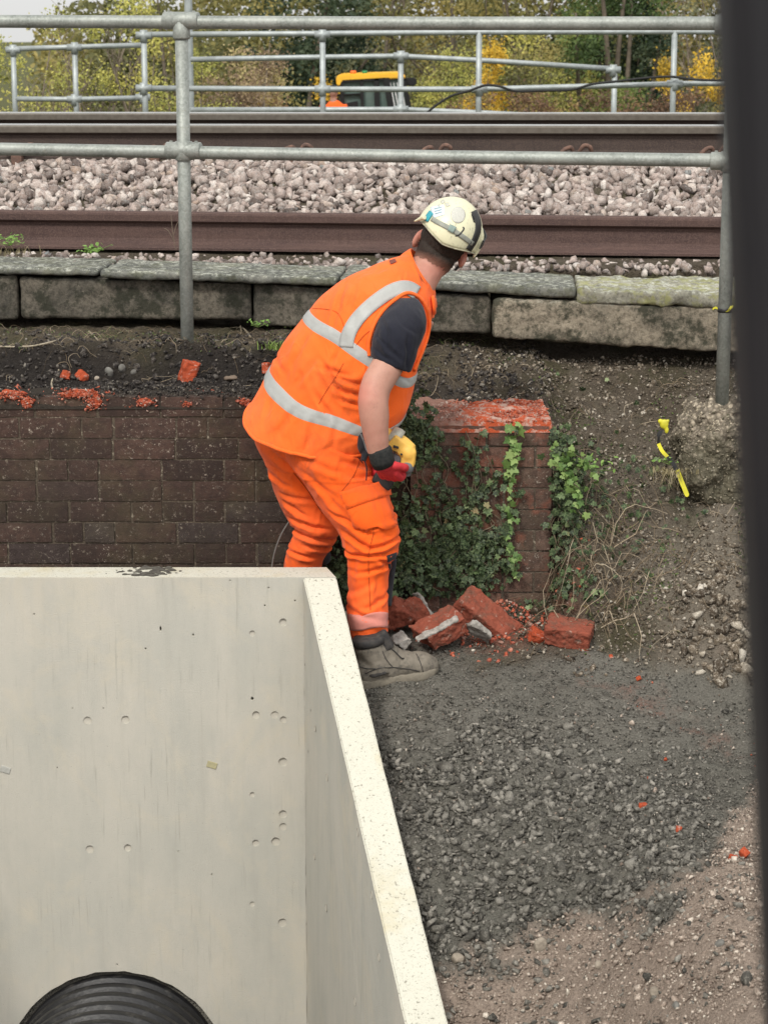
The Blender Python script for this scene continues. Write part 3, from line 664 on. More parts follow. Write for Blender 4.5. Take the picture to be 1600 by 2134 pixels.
def backwall(bm):
    xa, xb = mir(O0).x, O0.x
    nz_ = 1; outer = [(xa, ZB), (xb, ZB), (xb, zt), (xa, zt)]
    vo = [bm.verts.new((x, YB, z)) for x, z in outer]
    vi = [bm.verts.new((pc.x + HR * math.cos(2 * math.pi * i / 72) * (1 + .004 * math.sin(i * 1.7)), YB, pc.z + HR * math.sin(2 * math.pi * i / 72) * (1 + .006 * math.sin(i * 2.3)))) for i in range(72)]
    es = [bm.edges.new((vo[i], vo[(i + 1) % 4])) for i in range(4)] + [bm.edges.new((vi[i], vi[(i + 1) % 72])) for i in range(72)]
    rw = random.Random(6)
    for px, py, r in BACKM:
        c_ = at(px, py, YB); lp = [bm.verts.new((c_.x + r * math.cos(q) * (1 + rw.uniform(-.04, .04)), YB, c_.z + r * math.sin(q) * (1 + rw.uniform(-.04, .04)))) for q in [i * math.pi / 9 for i in range(18)]]
        es += [bm.edges.new((lp[i], lp[(i + 1) % 18])) for i in range(18)]
    for px, py, ra, rb in BLOWS:
        c_ = at(px, py, YB); lp = [bm.verts.new((c_.x + ra * math.cos(q), YB, c_.z + rb * math.sin(q))) for q in [i * math.pi / 4 for i in range(8)]]
        es += [bm.edges.new((lp[i], lp[(i + 1) % 8])) for i in range(8)]
    bmesh.ops.triangle_fill(bm, use_beauty=True, use_dissolve=False, edges=es)
    r = bmesh.ops.extrude_face_region(bm, geom=bm.faces[:])
    bmesh.ops.translate(bm, verts=[v for v in r['geom'] if isinstance(v, bmesh.types.BMVert)], vec=(0, BT, 0))
    # chamfer the outer back corners
    for v in bm.verts:
        if abs(v.co.y - YB - BT) < 1e-5 and abs(v.co.x - xb) < 1e-5: v.co.x -= .035
        if abs(v.co.y - YB - BT) < 1e-5 and abs(v.co.x - xa) < 1e-5: v.co.x += .035
bw = bmm(backwall)
def edgebevel(me, w=.004):
    bm = bmesh.new(); bm.from_mesh(me)
    ed = [e for e in bm.edges if len(e.link_faces) == 2 and e.calc_face_angle(0) > .6]
    bmesh.ops.bevel(bm, geom=ed, offset=w, segments=2, affect='EDGES'); bm.to_mesh(me); bm.free(); return me
link('back_wall', edgebevel(bw, .0014), PRE, hw)
for flip in (False, True):
    q = [I0, O0, O2, I2]; q = [mir(v) for v in q] if flip else q
    low = [Vector((v.x, v.y, ZB)) for v in q]
    me = mesh(q + low, [(0, 1, 2, 3), (7, 6, 5, 4), (0, 4, 5, 1), (1, 5, 6, 2), (2, 6, 7, 3), (3, 7, 4, 0)])
    bm = bmesh.new(); bm.from_mesh(me); bmesh.ops.recalc_face_normals(bm, faces=bm.faces)
    bmesh.ops.subdivide_edges(bm, edges=[e for e in bm.edges if e.calc_length() > 1], cuts=40)
    for v in bm.verts:
        v.co += Vector((.0022 * noise.noise(v.co * 13), 0, .0015 * noise.noise(v.co * 9)))
    ed = [e for e in bm.edges if len(e.link_faces) == 2 and e.calc_face_angle(0) > .6]
    bmesh.ops.bevel(bm, geom=ed, offset=.004, segments=2, affect='EDGES')
    bm.to_mesh(me); bm.free(); link('side_wall', me, PRE, hw)
# casting marks: shallow round plugs on the inner faces
m = M('form_plug', .9, .2); m.col(m.mix(m.noise(60, 4, .7), (.42, .39, .33), (.34, .325, .285))); PLUG = m.m
m = M('form_plug_rim', .9, .2); m.col(m.mix(m.noise(60, 4, .7), (.30, .28, .235), (.36, .34, .29))); PLUGR = m.m
def on_back(px, py): return at(px, py, YB)
def on_side(px, py):
    r = ray(px, py); o = Vector((0, 0, ZC)); d = (I1 - I0); n = Vector((d.y, -d.x, 0)).normalized()
    t = (I0 - o).dot(n) / r.dot(n); return o + r * t, n
def disc(c, nrm, r):
    a = nrm.cross(Vector((0, 0, 1))).normalized(); b = Vector((0, 0, 1)); n = 20
    pts = lambda rad, off: [c + nrm * off + (a * math.cos(2 * math.pi * k / n) + b * math.sin(2 * math.pi * k / n)) * rad for k in range(n)]
    A, B, C_ = pts(r * 1.0, .0003), pts(r * .92, .0018), pts(r * .80, .0005)
    Fc = [(k, (k + 1) % n, n + (k + 1) % n, n + k) for k in range(n)] + [(n + k, n + (k + 1) % n, 2 * n + (k + 1) % n, 2 * n + k) for k in range(n)] + [tuple(2 * n + k for k in range(n))]
    me = mesh(A + B + C_, Fc); o = link('form_mark', me, [PLUGR, PLUG], hw)
    me.polygons[-1].material_index = 1
for i_, (px, py, r) in enumerate(BACKM):     # plug at the bottom of each recess, a little tilted
    c_ = at(px, py, YB); dp = .0035 + .003 * ((i_ * 7) % 5) / 5; n = 18
    V = [c_ + Vector((1.06 * r * math.cos(q), dp + math.sin(q + .5) * r * .22, 1.06 * r * math.sin(q))) for q in [k_ * 2 * math.pi / n for k_ in range(n)]] + [c_ + Vector((0, dp + .0012, 0))]
    link('form_mark', mesh(V, [(k_, (k_ + 1) % n, n) for k_ in range(n)]), PLUG, hw)
for px, py, r in [(657, 1518, .011), (682, 1620, .013), (746, 1734, .013), (656, 1785, .011), (680, 1892, .013), (740, 2087, .013), (775, 1865, .012), (790, 1995, .012)]:
    c, n = on_side(px, py)
    if n.x > 0: n = -n
    disc(c, n, r)
HOLE_SHADE = simple('painted_hole_shade', (.02, .018, .015))
for px, py in [(643, 1566), (636, 1385), (639, 1925), (648, 1480)]:
    c, n = on_side(px, py); n = -n if n.x > 0 else n
    a = n.cross(Vector((0, 0, 1)))
    link('painted_air_hole', mesh([c + n * .0012 + a * math.cos(q) * .003 + Vector((0, 0, math.sin(q) * .005)) for q in [i * math.pi / 5 for i in range(10)]], [tuple(range(10))]), HOLE_SHADE, hw)  # flat dark discs; their colour stands in for the shade inside air holes
for px, py in ((442, 1594), (12, 1604)):
    link('embedded_spacer', boxm(on_back(px, py), (.034, .006, .022), Euler((0, .3, 0)), .002), simple('spacer_plastic', (.36, .33, .20) if px > 100 else (.38, .38, .35), None, 60), hw)
# mud on the headwall rim
mud = []
def mudfn(bm):
    for i in range(70):
        t = random.gauss(0, .32); px = 312 + t * 110; c = at(px, random.uniform(1183, 1196), 7.07)
        c = Vector((c.x, random.uniform(YB + .01 + abs(t) * .04, YB + .13), zt + .002)); r = random.uniform(.003, .013) * (1.1 - min(.8, abs(t)))
        bmesh.ops.create_icosphere(bm, subdivisions=1, radius=1, matrix=Matrix.Translation(c) @ Matrix.Diagonal((r * 1.6, r, r * .6, 1)))
me = bmm(mudfn); displace(me, lambda p, n: .003 * noise.noise(p * 120))
tag(link('mud_smear', remesh(me, .004, 0), simple('dark_mud', (.09, .085, .07), (.05, .045, .04), 60, .95)), 'dark smear of mud on the rim of the headwall', 'mud')

# ------------------------------------------------------------------ corrugated pipe
m = M('black_plastic_pipe', .42, .4); m.col(m.mix(m.ramp(m.noise(18, 5, .7), [(.55, 0), (.75, .6)]), (.010, .010, .011), (.10, .095, .085))); m.bump(m.noise(80), .001); PIPE = m.m
def pipefn(bm):
    n = 96; pitch = .068; y0, y1 = YB + .25, YB - 1.0; prof = []
    y = y0
    while y > y1:
        for f, r in ((0, -.026), (.10, -.025), (.20, -.002), (.30, 0), (.60, 0), (.70, -.002), (.80, -.025), (.90, -.026)):
            prof.append((y - f * pitch, PR + r))
        y -= pitch
    prof.append((y, PR - .02)); prof += [(y, PR - .035), (y0, PR - .035)]
    rings = [[bm.verts.new((pc.x + r * math.cos(2 * math.pi * k / n), yy - .0, pc.z + .0 + r * math.sin(2 * math.pi * k / n) + (yy - YB) * .02)) for k in range(n)] for yy, r in prof]
    for i in range(len(rings)):
        a = rings[i]; b = rings[(i + 1) % len(rings)]
        for k in range(n): bm.faces.new((a[k], a[(k + 1) % n], b[(k + 1) % n], b[k]))
tag(link('drain_pipe', bmm(pipefn), PIPE, smooth=True), 'large black ribbed plastic drain pipe through the headwall', 'pipe')

# ------------------------------------------------------------------ front handrail
def vtube(a, b, r, n=20): return tubem([a, b], r, n)
fr_ = empty('handrail', at(391, 715, 8.15), 'nearer galvanised tube handrail in front of the track, two rails on two posts', 'railing')
PLx = at(391, 715, 8.15); PRx = at(1503, 845, 7.72)
TL, TR = at(381, 43, 8.15), at(1500, 50, 7.72); ML, MR = at(386, 314, 8.15), at(1500, 336, 7.72)
ztop = (TL.z + TR.z) / 2; zmid = (ML.z + MR.z) / 2
pl = Vector((PLx.x, 8.15, 0)); pr = Vector((PRx.x, 7.72, 0)); d = (pr - pl).normalized()
RT = .0242
for p, zb, nm in ((pl, PLx.z - .25, 0), (pr, PRx.z - .12, 1)):
    link('post', vtube(Vector((p.x, p.y, zb)), Vector((p.x, p.y, ztop)), RT), GALV, fr_, True)
def along(z0, z1, nm):
    A = Vector((pl.x, pl.y, z0)); B = Vector((pr.x, pr.y, z1)); link(nm, tubem([A - d * 3, A - d, A.lerp(B, .5) - Vector((0, 0, .004)), B + d * 2.5], RT - .0007, 20), GALV, fr_, True); return A, B
TA, TB = along(TL.z, TR.z, 'top_rail'); MA, MB_ = along(ML.z, MR.z, 'middle_rail')
for P, kind in ((TA, 't'), (TB, 't'), (MA, 'c'), (MB_, 'c')):
    parts = [tubem([P - d * .066, P - d * .064, P + d * .064, P + d * .066], [.029, .0315, .0315, .029], 20)]
    if kind == 't': parts.append(tubem([P, P - Vector((0, 0, .060)), P - Vector((0, 0, .066))], [.031, .0315, .029], 20))
    else: parts.append(tubem([P + Vector((0, 0, .030)), P + Vector((0, 0, .034)), P - Vector((0, 0, .034)), P - Vector((0, 0, .036))], [.0275, .031, .031, .028], 20))
    f = link('tube_fitting', join(*parts), GALV, fr_, True)
    for s in (-1, 1):
        q = P + d * .048 * s + Vector((0, 0, .029)); link('grub_screw', tubem([q, q + Vector((0, 0, .007))], .006, 8), GALV, f)
# footing of the right post
ft = PRx
def rnd_lump(c, r, seed, vox=.008, amp=.05, sub=4):
    me = ellm(c, r, sub=sub); me = remesh(me, vox, 1)
    displace(me, lambda p, n: amp * fbm((p + Vector((seed, 0, 0))) * 4.5) + amp * .35 * noise.noise(p * 22) + .004 * noise.noise(p * 70))
    return me
m = M('exposed_aggregate_concrete', .95, .15)
c = m.ramp(m.voro(60, out='Color'), [(.1, (.10, .085, .065)), (.5, (.27, .23, .18)), (.8, (.44, .38, .29)), (1, (.58, .52, .42))])
c = m.mix(m.ramp(m.voro(60), [(.3, 0), (.6, .8)]), c, (.10, .085, .065))
zz = m.sep(m.pos, 2); mk = m.ramp(m.math('ADD', zz, m.math('MULTIPLY', m.noise(9, 4, .7), .35)), [(.93, 1), (1.03, 0)])
c = m.mix(m.math('MULTIPLY', mk, .8), c, m.mix(m.noise(28, 4, .7), (.03, .034, .018), (.12, .105, .075)))
m.col(c); m.bump(m.voro(60), -.008); m.bump(m.noise(120, 4, .7), .004); AGG = m.m
fc = at(1500, 930, 7.72)
me1 = ellm(at(1500, 925, 7.72), (.13, .15, .16)); me2 = boxm(at(1510, 862, 7.74), (.24, .22, .07), bev=.02); me3 = remesh(join(ellm(at(1462, 985, 7.66), (.085, .1, .11)), ellm(at(1535, 1005, 7.70), (.10, .12, .10)), ellm(at(1452, 900, 7.74), (.075, .09, .09)), ellm(at(1540, 880, 7.74), (.08, .1, .10))), .01, 1)
me = remesh(join(me1, me2, me3), .007, 4)
displace(me, lambda p, n: .034 * fbm(p * 7) + .016 * noise.noise(p * 26) + .006 * noise.noise(p * 60) + .004 * noise.noise(p * 110))
fo = tag(link('post_footing', me, AGG, smooth=True), 'rough lump of pebbly concrete holding the right handrail post', 'footing')
vs_ = [(v.co.copy(), v.normal.copy()) for v in me.vertices if v.normal.y < .4]; pk_ = random.sample(vs_, min(2600, len(vs_)))
pz_ = np.array([max(0, min(1, (v[0].z - .70) / .28)) for v in pk_])
pme = scatter('p', np.array([tuple(v[0]) for v in pk_]), (.002 + .0065 * RNG.uniform(0, 1, len(pk_)) ** 2), ROCK, None, 3, np.clip(RNG.uniform(0, .55, len(pk_)) + .45 * pz_ * (v0r := RNG.uniform(.5, 1, len(pk_))), 0, 1))
PEB = stonemat('footing_pebbles', [(0, (.04, .036, .024)), (.3, (.10, .09, .06)), (.55, (.28, .24, .175)), (.8, (.48, .41, .31)), (1, (.62, .55, .44))], .35)
pb = bpy.data.objects.new('pebbles', pme); COL.objects.link(pb); pme.materials.append(PEB); pb.parent = fo; pb['kind'] = 'stuff'
# tapes
YEL = simple('yellow_tape_plastic', (.64, .60, .03), (.42, .39, .03), 20, .45, .4); BLKT = simple('black_tape_plastic', (.015, .015, .015), None, 20, .5, .4)
def ribbon(pts, w, tw=None, side=Vector((1, 0, .2))):
    V = []; P = spline(pts, 6)
    for i, p in enumerate(P):
        a = side.normalized() * w / 2 * (tw[min(int(i / 6), len(tw) - 1)] if tw else 1); V += [p - a, p + a, p + a + Vector((0, .001, 0)), p - a + Vector((0, .001, 0))]
    Fc = []
    for i in range(len(P) - 1):
        for k_ in range(4): Fc.append((4 * i + k_, 4 * i + (k_ + 1) % 4, 4 * i + 4 + (k_ + 1) % 4, 4 * i + 4 + k_))
    return mesh(V, Fc)
t1 = empty('hazard_tape', at(1372, 925, 7.5), 'black and yellow tape hanging down the bank left of the post footing', 'tape')
Yt = 7.56
link('yellow_knot', remesh(join(ellm(at(1383, 884, Yt), (.016, .008, .018)), ellm(at(1375, 878, Yt), (.009, .007, .009)), ellm(at(1388, 896, Yt), (.008, .006, .014)), ellm(at(1391, 877, Yt), (.006, .005, .006))), .003, 1), YEL, t1, True)
link('black_section', ribbon([at(1376, 897, Yt), at(1372, 910, Yt - .003), at(1371, 925, Yt)], .018, [1, .5, .4]), BLKT, t1)
link('yellow_section', ribbon([at(1371, 924, Yt), at(1379, 940, Yt - .006), at(1391, 953, Yt - .01)], .013, None, Vector((1, 0, .6))), YEL, t1)
link('black_section', ribbon([at(1391, 951, Yt - .01), at(1403, 968, Yt - .016), at(1410, 984, Yt - .02)], .015, None, Vector((1, 0, .6))), BLKT, t1)
link('yellow_section', ribbon([at(1410, 980, Yt - .02), at(1420, 1005, Yt - .03), at(1432, 1035, Yt - .04)], .016, [1, 1, .4, .2], Vector((1, 0, .5))), YEL, t1)
t2 = empty('post_tape', Vector((pr.x, pr.y, 1.2)), 'short black and yellow tape tied round the right handrail post', 'tape')
z0 = at(1503, 646, 7.72).z
link('black_band', tubem([Vector((pr.x, pr.y, z0 - .008)), Vector((pr.x, pr.y, z0 - .007)), Vector((pr.x, pr.y, z0 + .006)), Vector((pr.x, pr.y, z0 + .007))], [.0245, .0262, .0262, .0245], 20), BLKT, t2, True)
link('yellow_end', ribbon([at(1514, 650, 7.69), at(1521, 643, 7.685), at(1524, 637, 7.69)], .012), YEL, t2); link('yellow_end', ribbon([at(1484, 644, 7.69), at(1490, 641, 7.69), at(1494, 643, 7.69)], .007, None, Vector((0, 0, 1))), YEL, t2)

# ------------------------------------------------------------------ dark post close to the camera
def near_post(bm):
    pts = [(1519, 0), (1545, 520), (1571, 1080), (1597, 1600), (1620, 2134)]
    P = [at(px, py, .85) for px, py in pts]; P = [P[0] + (P[0] - P[1]) * 1.2] + P + [P[-1] + (P[-1] - P[-2]) * 3]
    rings = []
    for p in P:
        rings.append([bm.verts.new(p + Vector((x, y, 0))) for x, y in ((0, .006), (.002, .0), (.008, -.004), (.055, -.004), (.061, 0), (.063, .006), (.063, .04), (0, .04))])
    for a, b in zip(rings, rings[1:]):
        for k_ in range(8): bm.faces.new((a[k_], a[(k_ + 1) % 8], b[(k_ + 1) % 8], b[k_]))
    bm.faces.new(rings[0]); bm.faces.new(rings[-1])
tag(link('upright_bar', bmm(near_post), simple('matt_black_paint', (.012, .011, .013), (.008, .008, .010), 8, .6, .3), smooth=False), 'blurred black upright bar very close at the right edge', 'post')

# ------------------------------------------------------------------ the worker
def fabric(name, base, dirt, dirtcol, rough=.85, sheen=.2):
    m = M(name, rough, .2)
    c = m.mix(m.ramp(m.noise(3.2, 4, .6), [(.3, 0), (.7, 1)]), base, tuple(x * .86 for x in base))
    c = m.mix(m.ramp(m.noise(5.5, 6, .75, dist=.8), [(.55, 0), (.78, dirt)]), c, dirtcol)
    c = m.mix(m.ramp(m.noise(24, 5, .8), [(.66, 0), (.78, dirt)]), c, dirtcol)
    dd = m.math('MULTIPLY', m.attr('dirt'), m.ramp(m.noise(30, 5, .8, dist=1), [(.38, .1), (.62, 1)])); c = m.mix(m.math('MULTIPLY', dd, .75), c, tuple(x * .8 for x in dirtcol))  # attribute holds dirt spots and the darker fold valleys
    c = m.mix(m.ramp(m.noise(2.4, 3, .5), [(.45, 0), (.7, .35)]), c, tuple(min(1, x * 1.1 + .05) for x in base))
    m.col(c); m.bump(m.noise(600, 2, .5), .0006)
    for sc_, ds, mp_ in ((8, .010, (1, 1, 1)), (19, .006, (1.6, 1, .8))):
        n_ = m.N('TexNoise'); n_.noise_type = 'RIDGED_MULTIFRACTAL'; n_.inputs['Scale'].default_value = sc_; n_.inputs['Detail'].default_value = 2.5; n_.inputs['Roughness'].default_value = .45; n_.inputs['Distortion'].default_value = .6
        m.L(m.mapp(mp_, (.3, .5, .7)), n_.inputs['Vector']); m.bump(n_.outputs['Fac'], ds)
    m.b.inputs['Sheen Weight'].default_value = sheen * .4; return m.m
ORANGE = fabric('orange_workwear', (.86, .112, .010), .6, (.24, .065, .022))
ORANGE2 = fabric('orange_vest_fabric', (.90, .138, .018), .55, (.24, .060, .022))
PINKB = fabric('dirty_reflective_band', (.52, .19, .15), .5, (.60, .12, .03))
m = M('silver_reflective_tape', .5, .4); m.col(m.mix(m.noise(60, 4, .6), (.29, .295, .285), (.37, .375, .36))); m.bump(m.noise(45, 3), .0015); TAPE = m.m
NAVY = fabric('navy_tshirt', (.011, .012, .020), .2, (.03, .028, .03))
DARK = fabric('black_workwear_patch', (.018, .019, .024), .3, (.06, .05, .04))
m = M('skin', .55, .35); c = m.mix(m.noise(9, 4, .6), (.46, .25, .185), (.33, .175, .13)); c = m.mix(m.ramp(m.noise(22, 5, .75), [(.48, 0), (.72, .55)]), c, (.30, .15, .11)); c = m.mix(m.ramp(m.noise(70, 4, .8), [(.60, 0), (.7, .35)]), c, (.16, .11, .085)); c = m.mix(m.math('MULTIPLY', m.attr('ruddy'), .7), c, (.50, .155, .115)); m.col(c); m.b.inputs['Subsurface Weight'].default_value = .08; m.b.inputs['Subsurface Radius'].default_value = (.02, .008, .004); m.bump(m.noise(300), .0005); SKIN = m.m
m = M('dark_hair', .7, .3); m.col(m.mix(m.noise(120, 4, .7), (.013, .010, .008), (.045, .030, .021))); m.bump(m.noise(200, 4), .004); HAIR = m.m
m = M('hair_fade_skin', .7, .2); m.col(m.mix(m.noise(260, 3, .7), (.10, .055, .04), (.17, .09, .065))); FADE = m.m
YB0 = 7.32
def ridges(p, ax, f, seed, warp=2.2):
    """cloth folds running across direction ax"""
    w = noise.noise(p * warp + Vector((seed, 0, 0))) * 1.6 + noise.noise(p * warp * 2.3 + Vector((0, seed, 0))) * .6
    a = noise.noise(Vector((p.dot(ax) * f + w, p.x * 1.3 + seed, p.z * 1.3)))
    return 1 - 2 * abs(a) ** .8
man = empty('person', (at(760, 1400, 7.1).x, 7.1, .08), 'worker bending forward in orange hi-vis vest and trousers with pale hard hat, seen from behind', 'person')

# --- body: one continuous mesh (torso, neck, head with face, arms, legs, hands inside the gloves)
HC = at(922, 508, 7.44)                 # skull centre
e1 = Vector((.915, -.10, -.40)).normalized()            # towards his right ear
fwd = Vector((.30, .87, -.38)); fwd = (fwd - e1 * fwd.dot(e1)).normalized()
e3 = e1.cross(fwd).normalized()                          # up through the crown
HR3 = Matrix((e1, fwd, e3)).transposed()                 # local (right, forward, up) -> world
def hl(r, f, u): return HC + e1 * r + fwd * f + e3 * u
def tubeb(pts, r, n=18): return tubem(spline(pts, 5), [float(x) for x in np.interp(np.linspace(0, len(r) - 1, (len(pts) - 1) * 5 + 1), range(len(r)), r)], n)
head = [ellm(hl(0, -.005, .025), (.077, .096, .088), HR3), ellm(hl(0, .030, -.055), (.060, .062, .062), HR3), ellm(hl(0, .062, -.088), (.030, .030, .024), HR3),
        tubem([hl(0, .085, .01), hl(0, .112, -.032), hl(0, .098, -.042)], [.008, .015, .011], 10),
        ellm(hl(.030, .082, .006), (.015, .010, .010), HR3), ellm(hl(-.030, .082, .006), (.015, .010, .010), HR3), ellm(hl(0, .083, .03), (.05, .012, .010), HR3),
        ellm(hl(0, .090, -.062), (.024, .010, .006), HR3), ellm(hl(0, .088, -.073), (.020, .010, .006), HR3),
        tubeb([hl(0, -.02, -.03), at(893, 553, 7.42), at(868, 592, 7.38), at(840, 640, 7.34)], [.062, .058, .064, .085])]
for s_ in (1, -1):
    q = HR3 @ Euler((0, -.15 * s_, .45 * s_)).to_matrix()
    head.append(ellm(hl(.083 * s_, .002, -.018), (.011, .024, .036), q))
torso = [loft([(580, 850, 765, 895, 7.31, .11, 14, 24), (628, 748, 808, 798, 7.31, .11, 10, 16), (688, 668, 848, 735, 7.32, .11, 6, 8), (762, 606, 872, 680, 7.335, .09, 0, 0), (818, 566, 886, 640, 7.35, .05, 0, 0)], n=28, sub=3)]
legsb = [tubeb([at(650, 880, 7.40), at(640, 1000, 7.42), at(655, 1105, 7.42), at(628, 1200, 7.45), at(625, 1300, 7.47)], [.09, .085, .06, .052, .042]),
         tubeb([at(690, 890, 7.26), at(720, 1000, 7.24), at(770, 1100, 7.18), at(768, 1220, 7.14), at(770, 1330, 7.10)], [.09, .085, .062, .052, .040])]
armR = tubeb([at(852, 655, 7.20), at(822, 735, 7.10), at(781, 812, 7.03), at(780, 870, 7.01), at(787, 930, 7.01), at(794, 962, 7.02)], [.060, .053, .051, .049, .037, .030])
armL = tubeb([at(872, 660, 7.48), at(838, 750, 7.46), at(798, 830, 7.38), at(806, 885, 7.30), at(818, 926, 7.25)], [.058, .050, .044, .036, .029])
hands = [ellm(at(803, 972, 7.035), (.018, .016, .026)), ellm(at(818, 938, 7.22), (.018, .016, .020))]
body = remesh(join(*(head + torso + legsb + [armR, armL] + hands)), .0065, 5, .5)
displace(body, lambda p, n: .0012 * noise.noise(p * 40) + .0016 * noise.noise(p * 15))
RUD = [(at(752, 822, 7.0), .05, .9), (hl(.085, 0, 0), .035, 1), (hl(-.085, 0, 0), .035, 1), (hl(.05, -.03, -.08), .05, .5), (at(765, 905, 6.98), .06, .35), (at(890, 570, 7.35), .05, .4)]
fattr(body, 'ruddy', [min(1, sum(a_ * math.exp(-((v.co - c_).length / r_) ** 2) for c_, r_, a_ in RUD)) for v in body.vertices])
body_o = link('body', body, SKIN, man, True)
# elbow wrinkle is in the arm shape; hair: a fitted shell, dense above and faded at the nape
hm = []
def hairfn(bm):
    bmesh.ops.create_icosphere(bm, subdivisions=5, radius=1)
    for v in bm.verts:
        c_ = v.co.copy(); v.co = Vector((c_.x * .0805, c_.y * .100, c_.z * .091))
    dele = [v for v in bm.verts if (v.co.y > .035 and v.co.z < .05) or v.co.z < -.066 + max(0, (abs(v.co.x) - .03)) * .7]
    bmesh.ops.delete(bm, geom=dele, context='VERTS')
    for v in bm.verts:
        p = v.co.copy(); fade = max(0, min(1, (p.z + .045) / .05)); v.co = p * (1 + .035 * fade * (1 + noise.noise(p * 90)) + .02 * noise.noise(Vector((p.x * 160, p.y * 160, p.z * 40))) * fade)
        v.co = hl(v.co.x, v.co.y - .006, v.co.z + .022)
def napehair():
    P = man.location; bm = bmesh.new(); bm.from_mesh(body); Mi = HR3.transposed(); keep = {}
    for v in bm.verts:
        w = v.co + P - HC; l = Mi @ w; nz = .012 * noise.noise(w * 60)
        side = abs(l.x) > .074
        keep[v] = (l.y < .022 + nz) and (-.088 + nz + .35 * max(0, abs(l.x) - .045) < l.z < .13) and l.length < .16 and not (side and -.05 < l.z < .045 and l.y > -.022)
    bmesh.ops.delete(bm, geom=[v for v in bm.verts if not keep[v]], context='VERTS'); fd = []
    for v in bm.verts:
        w = v.co + P - HC; l = Mi @ w; f_ = max(0, min(1, (l.z + .085) / .05)); v.co += v.normal * (.0012 + .006 * f_ + .0025 * f_ * noise.noise(w * 110)) + P
        fd.append(f_)
    me = bpy.data.meshes.new('m'); bm.to_mesh(me); bm.free(); fattr(me, 'fade', fd); return me
m = M('short_dark_hair', .7, .25); hr_ = m.mix(m.noise(150, 4, .7), (.014, .011, .009), (.045, .032, .024)); fdz = m.ramp(m.math('ADD', m.attr('fade'), m.math('MULTIPLY', m.noise(220, 3, .7), .35)), [(.15, 0), (.75, 1)])
m.col(m.mix(fdz, (.24, .125, .09), hr_)); m.bump(m.noise(240, 4), .003); HAIR2 = m.m
link('hair', napehair(), HAIR2, man, True)

def strands(bm):
    rnd = random.Random(4)
    for i in range(5200):
        a = rnd.uniform(0, 2 * math.pi); z = rnd.uniform(-.86, .5); rr = math.sqrt(1 - z * z); d_ = Vector((math.cos(a) * rr, math.sin(a) * rr, z))
        if d_.y > .25 and z < .5: continue
        L_ = .004 + .011 * max(0, min(1, (z + .75) / .7)); dens = max(.25, min(1, (z + .95) / .35))
        if rnd.random() > dens or z < -.80 + abs(d_.x) * .25: continue
        p = Vector((d_.x * .079, d_.y * .099, d_.z * .091)); t = (Vector((0, 0, -1)) + Vector((rnd.gauss(0, .35), rnd.gauss(0, .35), 0)) + d_ * rnd.uniform(.1, .55)).normalized()
        s_ = t.cross(d_).normalized() * .0007; q = p + t * L_
        vs = [bm.verts.new(hl(*(x + Vector((0, -.006, .022))))) for x in (p - s_, p + s_, q)]; bm.faces.new(vs)
link('hair_strands', bmm(strands), HAIR, bpy.data.objects['hair'])

# --- trousers
near_leg = loft([(585, 850, 770, 890, 7.29, .15, 8, 20), (590, 880, 768, 905, 7.28, .15, 8, 20), (590, 920, 768, 930, 7.27, .155, 6, 14), (606, 965, 783, 982, 7.25, .15, 4, 8), (640, 1015, 806, 1018, 7.22, .132, 0, 4), (668, 1060, 816, 1052, 7.19, .12, 0, 2), (698, 1098, 829, 1093, 7.17, .112, 0, 0),
    (712, 1125, 831, 1128, 7.16, .105, 0, 2), (719, 1150, 828, 1155, 7.155, .10, 0, 4), (727, 1178, 814, 1176, 7.15, .092, 0, 4), (725, 1221, 808, 1221, 7.14, .088, 0, 4), (723, 1265, 808, 1268, 7.12, .085, 0, 4), (725, 1300, 808, 1300, 7.10, .078, 0, 4), (735, 1336, 804, 1330, 7.09, .060, 0, 6)], n=30, sub=4)
far_leg = loft([(528, 850, 720, 880, 7.36, .15, 8, 18), (527, 880, 715, 905, 7.38, .16, 6, 18), (533, 925, 700, 940, 7.40, .155, 4, 12), (552, 965, 690, 980, 7.41, .135, 2, 8), (568, 1012, 690, 1020, 7.42, .12, 0, 4), (584, 1052, 700, 1060, 7.42, .11, 0, 2), (603, 1088, 710, 1100, 7.42, .10, 0, 2),
    (614, 1108, 703, 1120, 7.42, .095, 0, 4), (604, 1132, 690, 1142, 7.43, .09, 0, 4), (596, 1160, 676, 1163, 7.44, .085, 0, 4), (591, 1190, 668, 1190, 7.45, .08, 0, 4), (590, 1240, 662, 1240, 7.46, .075, 0, 4), (595, 1285, 655, 1285, 7.47, .06, 0, 4)], n=30, sub=4)
tr = remesh(join(near_leg, far_leg), .0048, 6)
kneeN = at(765, 1110, 7.1); kneeF = at(655, 1110, 7.4); ankN = at(768, 1290, 7.1); hipc = at(650, 930, 7.25)
AX1 = Vector((.35, .2, .9)).normalized(); AX2 = Vector((-.25, .1, .95)).normalized(); AX3 = Vector((.75, 0, .65)).normalized()
def mkfolds(lst, Y):
    out = []
    for x0, y0, x1, y1, a_, w_ in lst:
        A_, B_ = at(x0, y0, Y), at(x1, y1, Y); d_ = B_ - A_; out.append((A_.x, A_.z, d_.x, d_.z, d_.x ** 2 + d_.z ** 2, a_, w_, math.sqrt(d_.x ** 2 + d_.z ** 2)))
    return out
